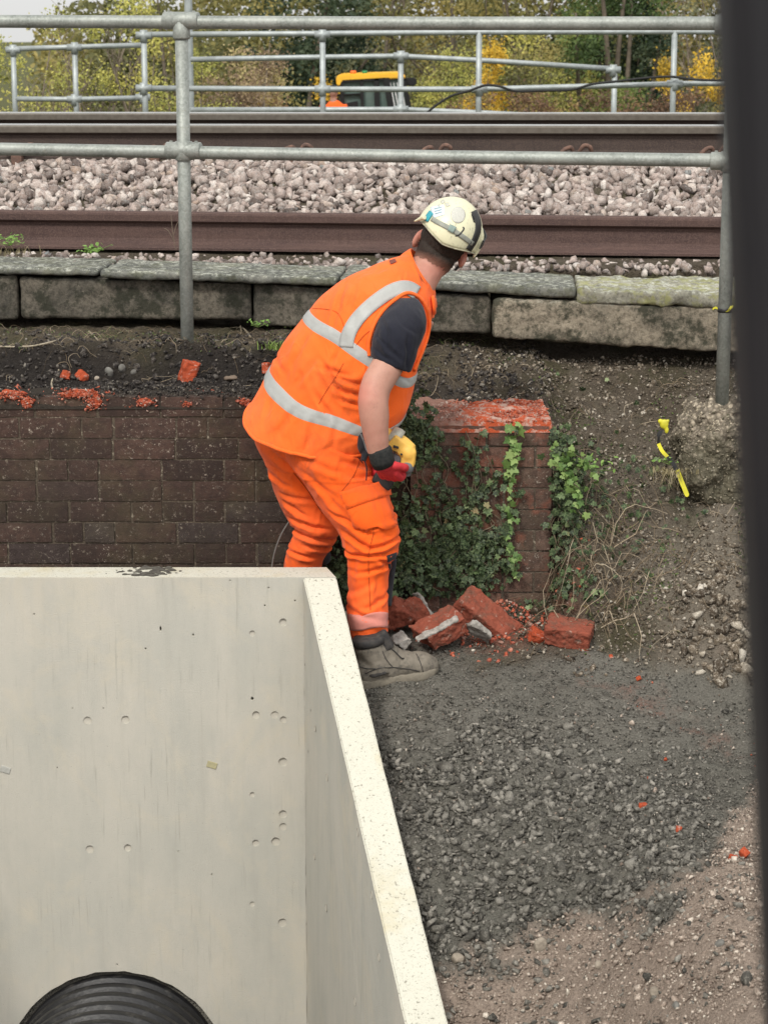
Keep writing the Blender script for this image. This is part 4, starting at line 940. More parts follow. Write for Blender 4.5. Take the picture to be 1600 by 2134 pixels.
def folds(p, lst):
    h = 0.0
    wx = p.x + .006 * noise.noise(p * 22); wz = p.z + .006 * noise.noise(p * 22 + Vector((9, 0, 0)))
    for ax, az_, dx, dz, l2, a_, w_, ln in lst:
        t = ((wx - ax) * dx + (wz - az_) * dz) / l2
        if t < -.35 or t > 1.35: continue
        tt = max(0, min(1, t)); ex = (wx - ax - dx * tt) ** 2 + (wz - az_ - dz * tt) ** 2
        if ex > (w_ * 5) ** 2: continue
        sd_ = ((wx - ax) * dz - (wz - az_) * dx) / ln; fade = math.exp(-ex / (w_ * 3) ** 2) if (t < 0 or t > 1) else 1
        pr_ = .35 + .65 * math.sin(math.pi * max(.0, min(1, (t + .2) / 1.4)))
        h += a_ * pr_ * fade * (-1.15 * math.exp(-(sd_ / w_) ** 2) + .8 * math.exp(-((sd_ - 2.0 * w_) / (1.3 * w_)) ** 2) + .35 * math.exp(-((sd_ + 2.2 * w_) / (1.4 * w_)) ** 2))
    return h
VF = mkfolds([(716, 618, 694, 682, .006, .007), (669, 771, 723, 780, .008, .007), (622, 800, 655, 758, .007, .008), (676, 764, 718, 832, .008, .008), (694, 785, 752, 800, .009, .007), (700, 812, 750, 822, .008, .006), (716, 834, 750, 846, .007, .006), (640, 706, 612, 760, .006, .009), (664, 826, 690, 868, .007, .008),
    (730, 640, 742, 612, .004, .007), (760, 580, 800, 570, .003, .007), (700, 740, 690, 765, .006, .006), (612, 860, 580, 905, .005, .009), (650, 880, 640, 935, .005, .009), (700, 888, 690, 930, .005, .008), (560, 760, 590, 790, .004, .008), (820, 780, 846, 800, .005, .005), (725, 690, 745, 668, .003, .005), (860, 720, 880, 690, .004, .005), (560, 850, 550, 885, .004, .008), (870, 560, 885, 600, .004, .006)], 7.13)
TF = mkfolds([(598, 1050, 632, 1070, .007, .007), (612, 1086, 676, 1102, .010, .007), (606, 1112, 690, 1130, .011, .007), (640, 1141, 690, 1152, .008, .006), (600, 1158, 650, 1166, .007, .006), (560, 990, 600, 1012, .005, .008), (590, 1030, 660, 1042, .005, .007), (575, 940, 620, 975, .005, .009)], 7.33) + mkfolds([
    (720, 1104, 772, 1132, .011, .007), (770, 1132, 830, 1119, .010, .006), (722, 1148, 815, 1143, .010, .006), (735, 1186, 815, 1170, .006, .007), (698, 1064, 768, 1100, .008, .008), (728, 1258, 800, 1281, .007, .007), (760, 1252, 808, 1232, .006, .007), (728, 1321, 806, 1314, .007, .005), (728, 1228, 772, 1205, .005, .009), (770, 1090, 826, 1070, .007, .006),
    (650, 960, 720, 985, .005, .009), (640, 990, 700, 1030, .006, .009), (668, 1015, 716, 1060, .006, .008), (720, 960, 790, 985, .006, .007), (740, 990, 800, 1000, .005, .006), (600, 905, 640, 950, .004, .010), (690, 925, 740, 950, .005, .007), (786, 1150, 812, 1175, .005, .007), (744, 1150, 732, 1215, .004, .009), (790, 1190, 786, 1250, .004, .009)], 7.14)
SF = mkfolds([(790, 700, 830, 742, .005, .006), (800, 670, 812, 730, .004, .006), (850, 700, 846, 760, .005, .006), (830, 660, 862, 690, .003, .006), (782, 725, 812, 744, .004, .005)], 7.1)
def gau(p, c, r): return math.exp(-((p - c).length / r) ** 2)
def trf(p, n):
    k1 = gau(p, kneeN, .17) + gau(p, kneeF, .16); k2 = gau(p, ankN, .13)
    f = .006 * ridges(p, AX3, 6.5, 3.1) + .004 * ridges(p, AX1, 13, 9.1, 3)
    f += .012 * min(1, k1) * ridges(p, AX2, 17, 7.7) + .007 * k2 * ridges(p, Vector((.3, 0, .9)), 20, 1.3) + .009 * gau(p, hipc, .2) * ridges(p, AX1, 9, 5.5)
    return f * (.55 if p.z > .75 else .25) + 1.1 * folds(p, TF) + .002 * noise.noise(p * 30)
displace(tr, trf)
def dirt_fold_attr(me, spots, lst):
    v_ = []
    for v in me.vertices:
        p = v.co; d = 0
        for sx, sy, Y_, r_, a_ in spots: d = max(d, a_ * math.exp(-((p - SP[(sx, sy, Y_)]).length / r_) ** 2))
        v_.append(min(1, d + max(0, -folds(p, lst)) * 45))  # dirt spots, plus a darker tone that follows the fold valleys
    fattr(me, 'dirt', v_)
SP = {}
def spots(lst):
    for q in lst: SP[q[:3]] = at(*q[:3])
    return lst
dirt_fold_attr(tr, spots([(652, 958, 7.14, .06, .9), (600, 930, 7.18, .07, .6), (664, 1135, 7.33, .05, .8), (760, 1060, 7.1, .06, .3), (800, 1160, 7.1, .05, .5), (700, 930, 7.12, .05, .5), (622, 905, 7.15, .08, .6)]), TF)
tro = link('trousers', tr, ORANGE, man, True)
bv_t = BVHTree.FromPolygons([v.co.copy() for v in tr.vertices], [tuple(p.vertices) for p in tr.polygons])
CAM = Vector((0, 0, ZC))
def hit(bv, px, py, off=.0):
    r = bv.ray_cast(CAM, ray(px, py))
    if r[0] is None: return None
    return r[0] + r[1] * off if r[1].dot(ray(px, py)) < 0 else r[0] - r[1] * off
# restore: parent offset (mesh data moved by link) -> rebuild tree in world space
def world_bvh(o):
    T = o.matrix_basis; P = o.parent.location if o.parent else Vector()
    return BVHTree.FromPolygons([v.co + P for v in o.data.vertices], [tuple(p.vertices) for p in o.data.polygons])
bv_t = world_bvh(tro)
def drape(bv, quad, nu, nv, off=.004, thick=.003, puff=0.0):
    """a cloth patch laid on a surface: quad = 4 pixel corners or a function"""
    V = []; ok = []
    for j in range(nv + 1):
        for i in range(nu + 1):
            u, v = i / nu, j / nv
            if callable(quad): px, py = quad(u, v)
            else:
                (x0, y0), (x1, y1), (x2, y2), (x3, y3) = quad
                px = (x0 * (1 - u) + x1 * u) * (1 - v) + (x3 * (1 - u) + x2 * u) * v; py = (y0 * (1 - u) + y1 * u) * (1 - v) + (y3 * (1 - u) + y2 * u) * v
            h = hit(bv, px, py, off + puff * math.sin(math.pi * u) * math.sin(math.pi * v))
            V.append(h); ok.append(h is not None)
    Vv = []; mp = {}
    for k_, h in enumerate(V):
        if h is not None: mp[k_] = len(Vv); Vv.append(h)
    Fc = []
    for j in range(nv):
        for i in range(nu):
            q = [j * (nu + 1) + i, j * (nu + 1) + i + 1, (j + 1) * (nu + 1) + i + 1, (j + 1) * (nu + 1) + i]
            if all(a in mp for a in q): 
                w = [Vv[mp[a]] for a in q]
                if max((w[0] - w[2]).length, (w[1] - w[3]).length) < .06: Fc.append(tuple(mp[a] for a in q))
    me = mesh(Vv, Fc); bm = bmesh.new(); bm.from_mesh(me)
    for v in [v for v in bm.verts if not v.link_faces]: bm.verts.remove(v)
    for _ in range(3): bmesh.ops.smooth_vert(bm, verts=[v for v in bm.verts if not v.is_boundary], factor=.5, use_axis_x=True, use_axis_y=True, use_axis_z=True)
    bmesh.ops.recalc_face_normals(bm, faces=bm.faces)
    if bm.faces:
        if sum(f.normal.dot(ray(*((800, 1067)))) for f in bm.faces) > 0: bmesh.ops.reverse_faces(bm, faces=bm.faces)
        bmesh.ops.solidify(bm, geom=bm.faces[:], thickness=thick)
    bm.to_mesh(me); bm.free(); return me
def seam(bv, pts, r, off=.001):
    P = []; S_ = spline([Vector((a, b, 0)) for a, b in pts], 8)
    for q in S_:
        h = hit(bv, q.x, q.y, off)
        if h is not None and (not P or (h - P[-1]).length < .06): P.append(h)
    return tubem(P, r, 6) if len(P) > 2 else None
SEAMD = simple('dark_stitching', (.30, .045, .008), None, 20, .9)
def add_seam(name, bv, pts, parent, r=.0011, mat=None):
    me = seam(bv, pts, r)
    if me: link(name, me, mat or SEAMD, parent, True)
pk = link('cargo_pocket', drape(bv_t, [(716, 1052), (800, 1030), (822, 1095), (752, 1110)], 10, 9, .014, .004, .005), ORANGE, tro, True)
link('pocket_flap', drape(bv_t, [(708, 1025), (801, 1002), (806, 1034), (724, 1060)], 10, 5, .018, .004, .003), ORANGE, tro, True)
add_seam('leg_seam', bv_t, [(757, 905), (752, 940), (740, 985), (712, 1024)], tro)
add_seam('leg_seam', bv_t, [(775, 1060), (776, 1085), (778, 1110), (768, 1160), (770, 1230), (772, 1272)], tro)
add_seam('leg_seam', bv_t, [(612, 985), (640, 1020), (672, 1070)], tro)
add_seam('hip_seam', bv_t, [(716, 917), (738, 945), (756, 965)], tro, .0016, DARK)
link('zip_pull', tubem(spline([at(757, 955, 7.08), at(763, 970, 7.08), at(764, 985, 7.08), at(763, 1001, 7.08)], 4), .0022, 8), DARK, tro, True)
link('ankle_band', drape(bv_t, lambda u, v: (722 + 88 * u, (1279 + 4 * math.sin(u * 6)) + 31 * v), 24, 7, .004, .003), PINKB, tro, True)
kp = drape(bv_t, [(806, 1160), (830, 1150), (826, 1180), (811, 1192)], 5, 6, .004, .005); 
if len(kp.polygons): link('knee_patch', kp, DARK, tro, True)
link('shin_panel', tubem(spline([at(817, 1166, 7.2), at(813, 1195, 7.21), at(809, 1225, 7.21), at(806, 1262, 7.2)], 4), .016, 10), DARK, tro, True)
link('knee_patch', ellm(at(676, 1160, 7.46), (.024, .03, .03)), DARK, tro, True)

# --- vest
vrows = [(505, 873, 808, 892, 7.30, .180, 6, 68), (524, 838, 820, 876, 7.30, .183, 18, 64), (547, 797, 838, 852, 7.30, .182, 30, 56), (590, 715, 853, 818, 7.30, .178, 30, 44), (631, 662, 864, 775, 7.305, .172, 28, 36),
         (668, 614, 880, 728, 7.315, .165, 16, 18), (715, 580, 893, 690, 7.33, .152, 5, 0), (772, 554, 902, 662, 7.345, .132, 0, -5), (820, 539, 906, 642, 7.36, .10, 0, -4), (848, 532, 905, 622, 7.37, .078, 0, 0)]
vrows = [(r_[0] + d_, r_[1] + d_ * .35, r_[2] - d_ * .35, r_[3] - d_ * .2) + tuple(r_[4:]) for r_, d_ in zip(vrows, (6, 9, 11, 12, 12, 12, 9, 7, 4, 1))]
vest = loft(vrows, n=168, sub=20, power=2.15)
VN = 168; VSB = 20; VR = (len(vrows) - 1) * VSB + 1
AXV = Vector((.6, 0, -.8)).normalized(); AXV2 = Vector((.8, 0, .6)).normalized()
vc1 = at(740, 830, 7.13); vc2 = at(620, 760, 7.13); vc3 = at(760, 700, 7.15)
def vf(p, n):
    f = .007 * ridges(p, AXV2, 4.5, 2.2, 1.6) + .006 * ridges(p, AXV, 6, 8.1, 2) + .0035 * ridges(p, AXV, 15, 3.3, 3) + .015 * gau(p, vc1, .13) * ridges(p, AXV, 13, 4.4) + .009 * gau(p, vc2, .12) * ridges(p, AXV2, 9, 6.4)
    f += .010 * gau(p, vc3, .10) * ridges(p, AXV2, 11, 9.4)
    return f * .7 - .0025 + 1.25 * folds(p, VF) * (1 if n.y < .3 else 0) + .0015 * noise.noise(p * 26)
displace(vest, vf)
dirt_fold_attr(vest, spots([(700, 800, 7.12, .05, .8), (735, 820, 7.12, .05, .7), (600, 745, 7.13, .03, .6), (700, 600, 7.2, .06, .35), (560, 890, 7.15, .06, .4), (660, 925, 7.12, .07, .5), (735, 690, 7.12, .04, .35), (745, 860, 7.12, .05, .5)]), VF)
VG = [v.co.copy() for v in vest.vertices]; VNn = [v.normal.copy() for v in vest.vertices]
vo = link('hi_vis_vest', vest, ORANGE2, man, True)
bv_v = world_bvh(vo)
def ring_tape(name, v0, v1, dv=lambda ph: 0.0, off=.003):
    nv_ = 5; V = []
    for j in range(nv_ + 1):
        for k_ in range(VN):
            ph = 2 * math.pi * k_ / VN; t = (v0 + (v1 - v0) * j / nv_ + dv(ph)) * VSB; i0 = max(0, min(VR - 2, int(t))); f_ = t - i0
            p = VG[i0 * VN + k_].lerp(VG[(i0 + 1) * VN + k_], f_); n_ = VNn[i0 * VN + k_].lerp(VNn[(i0 + 1) * VN + k_], f_).normalized()
            c_ = VG[i0 * VN].lerp(VG[i0 * VN + VN // 2], .5); 
            if n_.dot(p - c_) < 0: n_ = -n_
            V.append(p + n_ * (off if 0 < j < nv_ else .0005))
    Fc = [(j * VN + k_, j * VN + (k_ + 1) % VN, (j + 1) * VN + (k_ + 1) % VN, (j + 1) * VN + k_) for j in range(nv_) for k_ in range(VN)]
    me = mesh(V, Fc); bm = bmesh.new(); bm.from_mesh(me); bmesh.ops.recalc_face_normals(bm, faces=bm.faces); bm.to_mesh(me); bm.free()
    return link(name, me, TAPE, vo, True)
ring_tape('reflective_band', 1.82, 2.24, lambda ph: -.42 * math.exp(-((ph - 1.05) / .55) ** 2) - .12 * math.exp(-((ph - 2.2) / .4) ** 2))
ring_tape('reflective_band', 3.82, 4.22, lambda ph: -.30 * math.exp(-((ph - .95) / .5) ** 2) + .10 * math.exp(-((ph - 2.3) / .4) ** 2))
def strip_px(path, wpx):
    P = spline([Vector((a, b, 0)) for a, b in path], 10); cum = [0]
    for a, b in zip(P, P[1:]): cum.append(cum[-1] + (b - a).length)
    def fn(u, v):
        t = u * cum[-1]; i = max(0, min(len(P) - 2, int(np.searchsorted(cum, t)) - 1)); f_ = (t - cum[i]) / max(1e-6, cum[i + 1] - cum[i]); p = P[i].lerp(P[i + 1], f_)
        d_ = (P[i + 1] - P[i]).normalized(); q = p + Vector((-d_.y, d_.x, 0)) * wpx * (v - .5); return q.x, q.y
    return fn
link('shoulder_band', drape(bv_v, strip_px([(722, 724), (724, 706), (734, 682), (754, 655), (785, 627), (818, 606), (846, 600), (868, 611)], 29), 44, 5, .0045, .0022), TAPE, vo, True)
add_seam('vest_seam', bv_v, [(716, 757), (700, 785), (682, 812), (664, 842)], vo, .001)
add_seam('vest_seam', bv_v, [(740, 722), (758, 700), (778, 684)], vo, .001)
add_seam('vest_seam', bv_v, [(640, 642), (700, 650), (720, 690)], vo, .0008)
hem = [VG[k_] for k_ in range(VN)]
link('hem_binding', tubem(hem + [hem[0]], .0065, 8, False), ORANGE2, vo, True)
arm_px = [(770, 742), (769, 715), (778, 680), (796, 650), (820, 627), (845, 612), (868, 618), (884, 638), (892, 668), (888, 700), (876, 735), (860, 772)]
Pb = [hit(bv_v, px, py, .004) or at(px, py, 7.18) for px, py in arm_px]
link('armhole_binding', tubem(spline(Pb, 6), .0068, 8), ORANGE2, vo, True)
# collar
col_rows = [(826, 545, 903, 662, 7.36, .100, -4, 10), (836, 533, 905, 640, 7.37, .092, -4, 10), (850, 523, 906, 615, 7.385, .082, -3, 10), (856, 520, 903, 598, 7.39, .080, -3, 10)]
link('collar', loft(col_rows, n=40, sub=5, cap=False), ORANGE2, vo, True)
mod = bpy.data.objects['collar'].modifiers.new('s', 'SOLIDIFY'); mod.thickness = .005; mod.offset = 0
link('collar_flap', drape(bv_v, [(893, 600), (904, 595), (911, 638), (899, 655)], 4, 6, .012, .006), ORANGE2, vo, True)
link('neck_label', drape(bv_v, [(811, 545), (823, 541), (826, 547), (814, 552)], 3, 3, .004, .0015), simple('label_tag', (.22, .06, .04), (.10, .04, .035), 300, .8), vo)
# --- t-shirt sleeve
sl_rows = [(835, 622, 868, 622, 7.21, .04, 0, 0), (812, 638, 882, 640, 7.185, .07, 0, 0), (795, 662, 888, 668, 7.155, .085, 0, 0), (781, 690, 882, 698, 7.125, .088, 0, 2), (775, 718, 870, 732, 7.11, .085, 0, 4), (772, 742, 856, 776, 7.10, .080, 2, 6)]
sm = loft(sl_rows, n=36, sub=6); 
sm2 = ellm(at(848, 652, 7.22), (.050, .075, .045)); sm = remesh(join(sm, sm2), .005, 8)
displace(sm, lambda p, n: .0045 * ridges(p, Vector((.7, 0, .7)).normalized(), 9, 2.5) + folds(p, SF) + .002 * noise.noise(p * 25))
so = link('tshirt_sleeve', sm, NAVY, man, True)
# --- gloves: cuff, palm, five fingers closed round the tool handle
m = M('red_glove_coating', .7, .3); m.col(m.mix(m.noise(18, 4, .7), (.50, .030, .035), (.40, .022, .030))); m.bump(m.noise(120), .002); REDG = m.m
CUFF = simple('black_knit_cuff', (.020, .022, .022), (.035, .035, .033), 90, .95, .1, 0, .003, 120)
def glove(wr, palm, along_, across, fingdir, parts_, flip=1):
    """palm centre, direction wrist->knuckles, direction index->little, curl direction"""
    a = along_.normalized(); c_ = (across - a * across.dot(a)).normalized(); g = fingdir.normalized()
    L_ = [ellm(palm, (.040, .022, .046), Matrix((c_, a.cross(c_), a)).transposed()), tubem([wr, palm], [.034, .034], 16)]
    for k_, (off, ln, r) in enumerate([(-.030, .070, .0125), (-.010, .078, .013), (.011, .073, .0125), (.030, .058, .0112)]):
        b = palm + a * .034 + c_ * off; k1 = b + (a * .7 + g * .55).normalized() * ln * .45; k2 = k1 + (g * .95 - a * .35).normalized() * ln * .38; k3 = k2 + (g * .2 - a * .95).normalized() * ln * .32
        L_.append(tubem(spline([b - a * .02, b, k1, k2, k3], 4), [r * 1.05] * 8 + [r] * 6 + [r * .86] * 3, 10))
        L_.append(ellm(k3, (r * .86,) * 3, None, 2))
    tb = palm - c_ * .034 - a * .005; t1_ = tb - c_ * .020 + g * .030 + a * .012; t2_ = t1_ + g * .026 + a * .012 + c_ * .012
    L_.append(tubem(spline([tb + c_ * .015, tb, t1_, t2_], 4), [.0155] * 5 + [.0145] * 5 + [.012] * 3, 10)); L_.append(ellm(t2_, (.012,) * 3, None, 2))
    me = remesh(join(*L_), .0032, 2); displace(me, lambda p, n: .0012 * noise.noise(p * 60)); return me
wrR = at(793, 952, 7.015); pR = at(804, 972, 7.03)
link('glove', glove(wrR, pR, at(815, 1006, 7.07) - wrR, Vector((-.85, .35, .1)), Vector((.35, .95, -.05)), None), REDG, man, True)
link('glove_cuff', tubem([at(790, 935, 7.01), at(791, 938, 7.01), at(796, 958, 7.015), at(800, 968, 7.02)], [.0365, .040, .0395, .0375], 20), CUFF, bpy.data.objects['glove'], True)
wrL = at(818, 926, 7.25); pL = at(818, 950, 7.20)
gl2 = link('glove', glove(wrL, pL, at(816, 985, 7.16) - wrL, Vector((.3, -.6, .2)), Vector((-.8, -.3, -.2)), None), REDG, man, True)
# --- belt pouch strap seen between vest and arm
pouch = link('belt_pouch', remesh(join(ellm(at(757, 920, 7.13), (.022, .03, .045)), boxm(at(764, 940, 7.12), (.02, .03, .07), Euler((0, .35, 0)), .005)), .004, 2), DARK, man, True)
link('pouch_clip', tubem(spline([at(752, 905, 7.07), at(758, 920, 7.07), at(764, 938, 7.07), at(772, 946, 7.07)], 4), .0022, 6), simple('grey_cord', (.2, .2, .2)), pouch, True)

# --- hard hat
m = M('cream_hard_hat_shell', .38, .45); c = m.mix(m.noise(14, 4, .6), (.66, .64, .44), (.58, .56, .39)); c = m.mix(m.ramp(m.noise(60, 5, .75), [(.57, 0), (.68, .6)]), c, (.34, .33, .25)); c = m.mix(m.ramp(m.noise(130, 3, .7, m.mapp((1, 1, .3))), [(.62, 0), (.68, .6)]), c, (.20, .19, .15)); m.col(c); HAT = m.m
u0 = (e3 * .96 - fwd * .28).normalized(); f0 = (fwd - u0 * fwd.dot(u0)).normalized(); r0 = f0.cross(u0).normalized()
if r0.dot(e1) < 0: r0 = -r0
HH = HC + e3 * .044 + e1 * .004
def hh(r, f, u): return HH + r0 * r + f0 * f + u0 * u
def rimu(q):  # q = azimuth from forward; how low the rim comes
    b = math.cos(q)           # 1 front, -1 back
    return .005 - .022 * max(0, -b) ** 1.5 - .018 * abs(math.sin(q)) ** 6 - .010 * max(0, b) + .030 * max(0, -math.sin(q)) ** .9
def hatfn(bm, thick=0, flare=.010):
    n = 72; rows = 22; R_ = []
    for j in range(rows + 1):
        t = j / rows; row = []
        for k_ in range(n):
            q = 2 * math.pi * k_ / n; rl = rimu(q) - .012
            el0 = math.asin(max(-.9, min(.9, rl / .118))); el = el0 + (math.pi / 2 - el0) * t
            ce, se = math.cos(el), math.sin(el)
            fl = 1 + flare * 8 * max(0, .12 - t) ** 1.0 * (1.6 if math.cos(q) > .6 else .5)
            rad = 1 - thick
            ridge = 1 + .010 * math.exp(-((math.sin(q) * ce) / .13) ** 2) * (1 if t > .2 else 0)
            row.append(bm.verts.new(hh(.112 * math.sin(q) * ce * fl * rad, (.132 * math.cos(q) * ce * fl) * rad, .122 * se * rad * ridge)))
        R_.append(row)
    for a, b in zip(R_, R_[1:]):
        for k_ in range(n): bm.faces.new((a[k_], a[(k_ + 1) % n], b[(k_ + 1) % n], b[k_]))
    bmesh.ops.remove_doubles(bm, verts=bm.verts, dist=1e-5)
hat = link('hard_hat', bmm(hatfn), HAT, man, True)
md = hat.modifiers.new('s', 'SOLIDIFY'); md.thickness = .004; md.offset = -1
bv_h = world_bvh(hat)
STRAP = simple('grey_goggle_strap', (.30, .31, .27), (.22, .23, .20), 60, .7); TEAL = simple('teal_clip_plastic', (.03, .30, .36), (.05, .24, .29), 30, .5)
WHT = simple('white_sticker', (.62, .68, .70), (.50, .58, .62), 40, .5); GREYP = simple('faded_grey_print', (.36, .36, .33), (.50, .50, .42), 260, .7); BLK = simple('black_plastic', (.018, .018, .018), (.03, .03, .03), 20, .5)
def hpatch(name, quad, mat, off=.0015, th=.001, nu=8, nv=6):
    me = drape(bv_h, quad, nu, nv, off, th)
    if len(me.polygons): return link(name, me, mat, hat, True)
hpatch('head_band', strip_px([(900, 456), (912, 463), (940, 478), (962, 492), (984, 508)], 10), STRAP, .003, .002, 24, 3)
hpatch('strap_buckle', strip_px([(935, 474), (947, 480)], 14), simple('greenish_buckle', (.24, .31, .28), (.19, .25, .23), 40, .5), .006, .003, 5, 3)
hpatch('lamp_clip', [(897, 440), (903, 446), (892, 463), (883, 459)], TEAL, .006, .006, 5, 5)
hpatch('sticker', [(896, 432), (925, 426), (926, 448), (902, 455)], WHT, .0012, .0008)
def circ(cx, cy, r): return lambda u, v: (cx + r * (2 * u - 1) * math.sqrt(max(0, 1 - .5 * (2 * v - 1) ** 2)), cy + 1.15 * r * (2 * v - 1) * math.sqrt(max(0, 1 - .5 * (2 * u - 1) ** 2)))
hpatch('round_sticker', circ(954, 448, 15), simple('round_faded_sticker', (.50, .50, .45), (.40, .40, .36), 300, .6), .0012, .0006, 10, 10)
# faded print blocks
for q in ([(917, 420), (924, 416), (928, 421), (921, 426)], [(926, 424), (933, 422), (938, 429), (930, 432)], [(912, 428), (916, 425), (918, 429), (914, 432)]): hpatch('faded_print', q, GREYP, .0014, .0005, 3, 3)
for yy_ in range(3):
    hpatch('faded_print', [(905 + yy_, 435 + yy_ * 5), (921, 431 + yy_ * 5), (921, 433 + yy_ * 5), (905 + yy_, 437 + yy_ * 5)], simple('blue_grey_print', (.33, .43, .48)), .002, .0004, 6, 1)
hpatch('vent_slot', [(981, 446), (985, 448), (989, 464), (986, 463)], BLK, .001, .0008, 2, 5)
hc = None and tubem(spline([hh(.108, -.035, .0), hh(.124, -.03, -.01), hh(.118, -.022, -.024)], 4), .007, 8); 
# goggles hanging at the far side: dark band from the front round the right side
gb = empty('x', (0, 0, 0), 'x', 'x'); bpy.data.objects.remove(gb)
Pg = [hh(.116 * math.sin(q) * 1.03, .136 * math.cos(q) * 1.03, .018 + .03 * math.cos(q)) for q in [math.radians(a) for a in (15, 35, 55, 75, 92, 105)]]
def band(P, w, th=.004, upv=None):
    V = []; P = spline(P, 6)
    for p in P:
        o_ = (p - HH); o_ = (o_ - u0 * o_.dot(u0)).normalized() * th; V += [p - u0 * w / 2, p + u0 * w / 2, p + u0 * w / 2 + o_, p - u0 * w / 2 + o_]
    Fc = [(4 * i + a, 4 * i + (a + 1) % 4, 4 * i + 4 + (a + 1) % 4, 4 * i + 4 + a) for i in range(len(P) - 1) for a in range(4)]; Fc += [(0, 1, 2, 3), tuple(4 * (len(P) - 1) + a for a in (3, 2, 1, 0))]
    return mesh(V, Fc)
link('goggle_strap', band(Pg, .030), BLK, hat, True)
hpatch('goggle_strap', strip_px([(986, 440), (994, 458), (995, 478), (988, 500), (975, 521)], 11), BLK, .003, .004, 20, 3)
link('side_brim', remesh(tubem(spline([at(1001, 470, 7.42), at(1002, 496, 7.42), at(996, 518, 7.42), at(986, 537, 7.42)], 5), [.004, .006, .008, .009, .010, .010, .010, .010, .010, .010, .009, .008, .007, .006, .005, .003], 12), .003, 2), HAT, hat, True)
link('front_brim', remesh(tubem(spline([at(885, 452, 7.36), at(873, 457, 7.38), at(862, 462, 7.40)], 5), [.010, .010, .009, .008, .007, .006, .005, .005, .004, .003, .002], 12), .003, 2), HAT, hat, True)
rim_ = [hh(.112 * math.sin(q) * 1.005, .132 * math.cos(q) * 1.005, rimu(q) - .0135) for q in [2 * math.pi * k_ / 48 for k_ in range(49)]]
link('rim_edge', tubem(rim_, .0026, 8, False), simple('dark_hat_edge', (.42, .40, .28), (.22, .21, .16), 60, .6), hat, True)  # mottled darker tone along the rim edge
link('strap_hook', tubem(spline([at(949, 492, 7.27), at(957, 489, 7.26), at(966, 478, 7.27), at(965, 474, 7.28)], 4), .0028, 8), BLK, hat, True)
link('chin_strap', tubem(spline([hl(.080, .035, .02), hl(.083, .032, -.03), hl(.074, .036, -.060)], 5), .004, 6), BLK, hat, True)

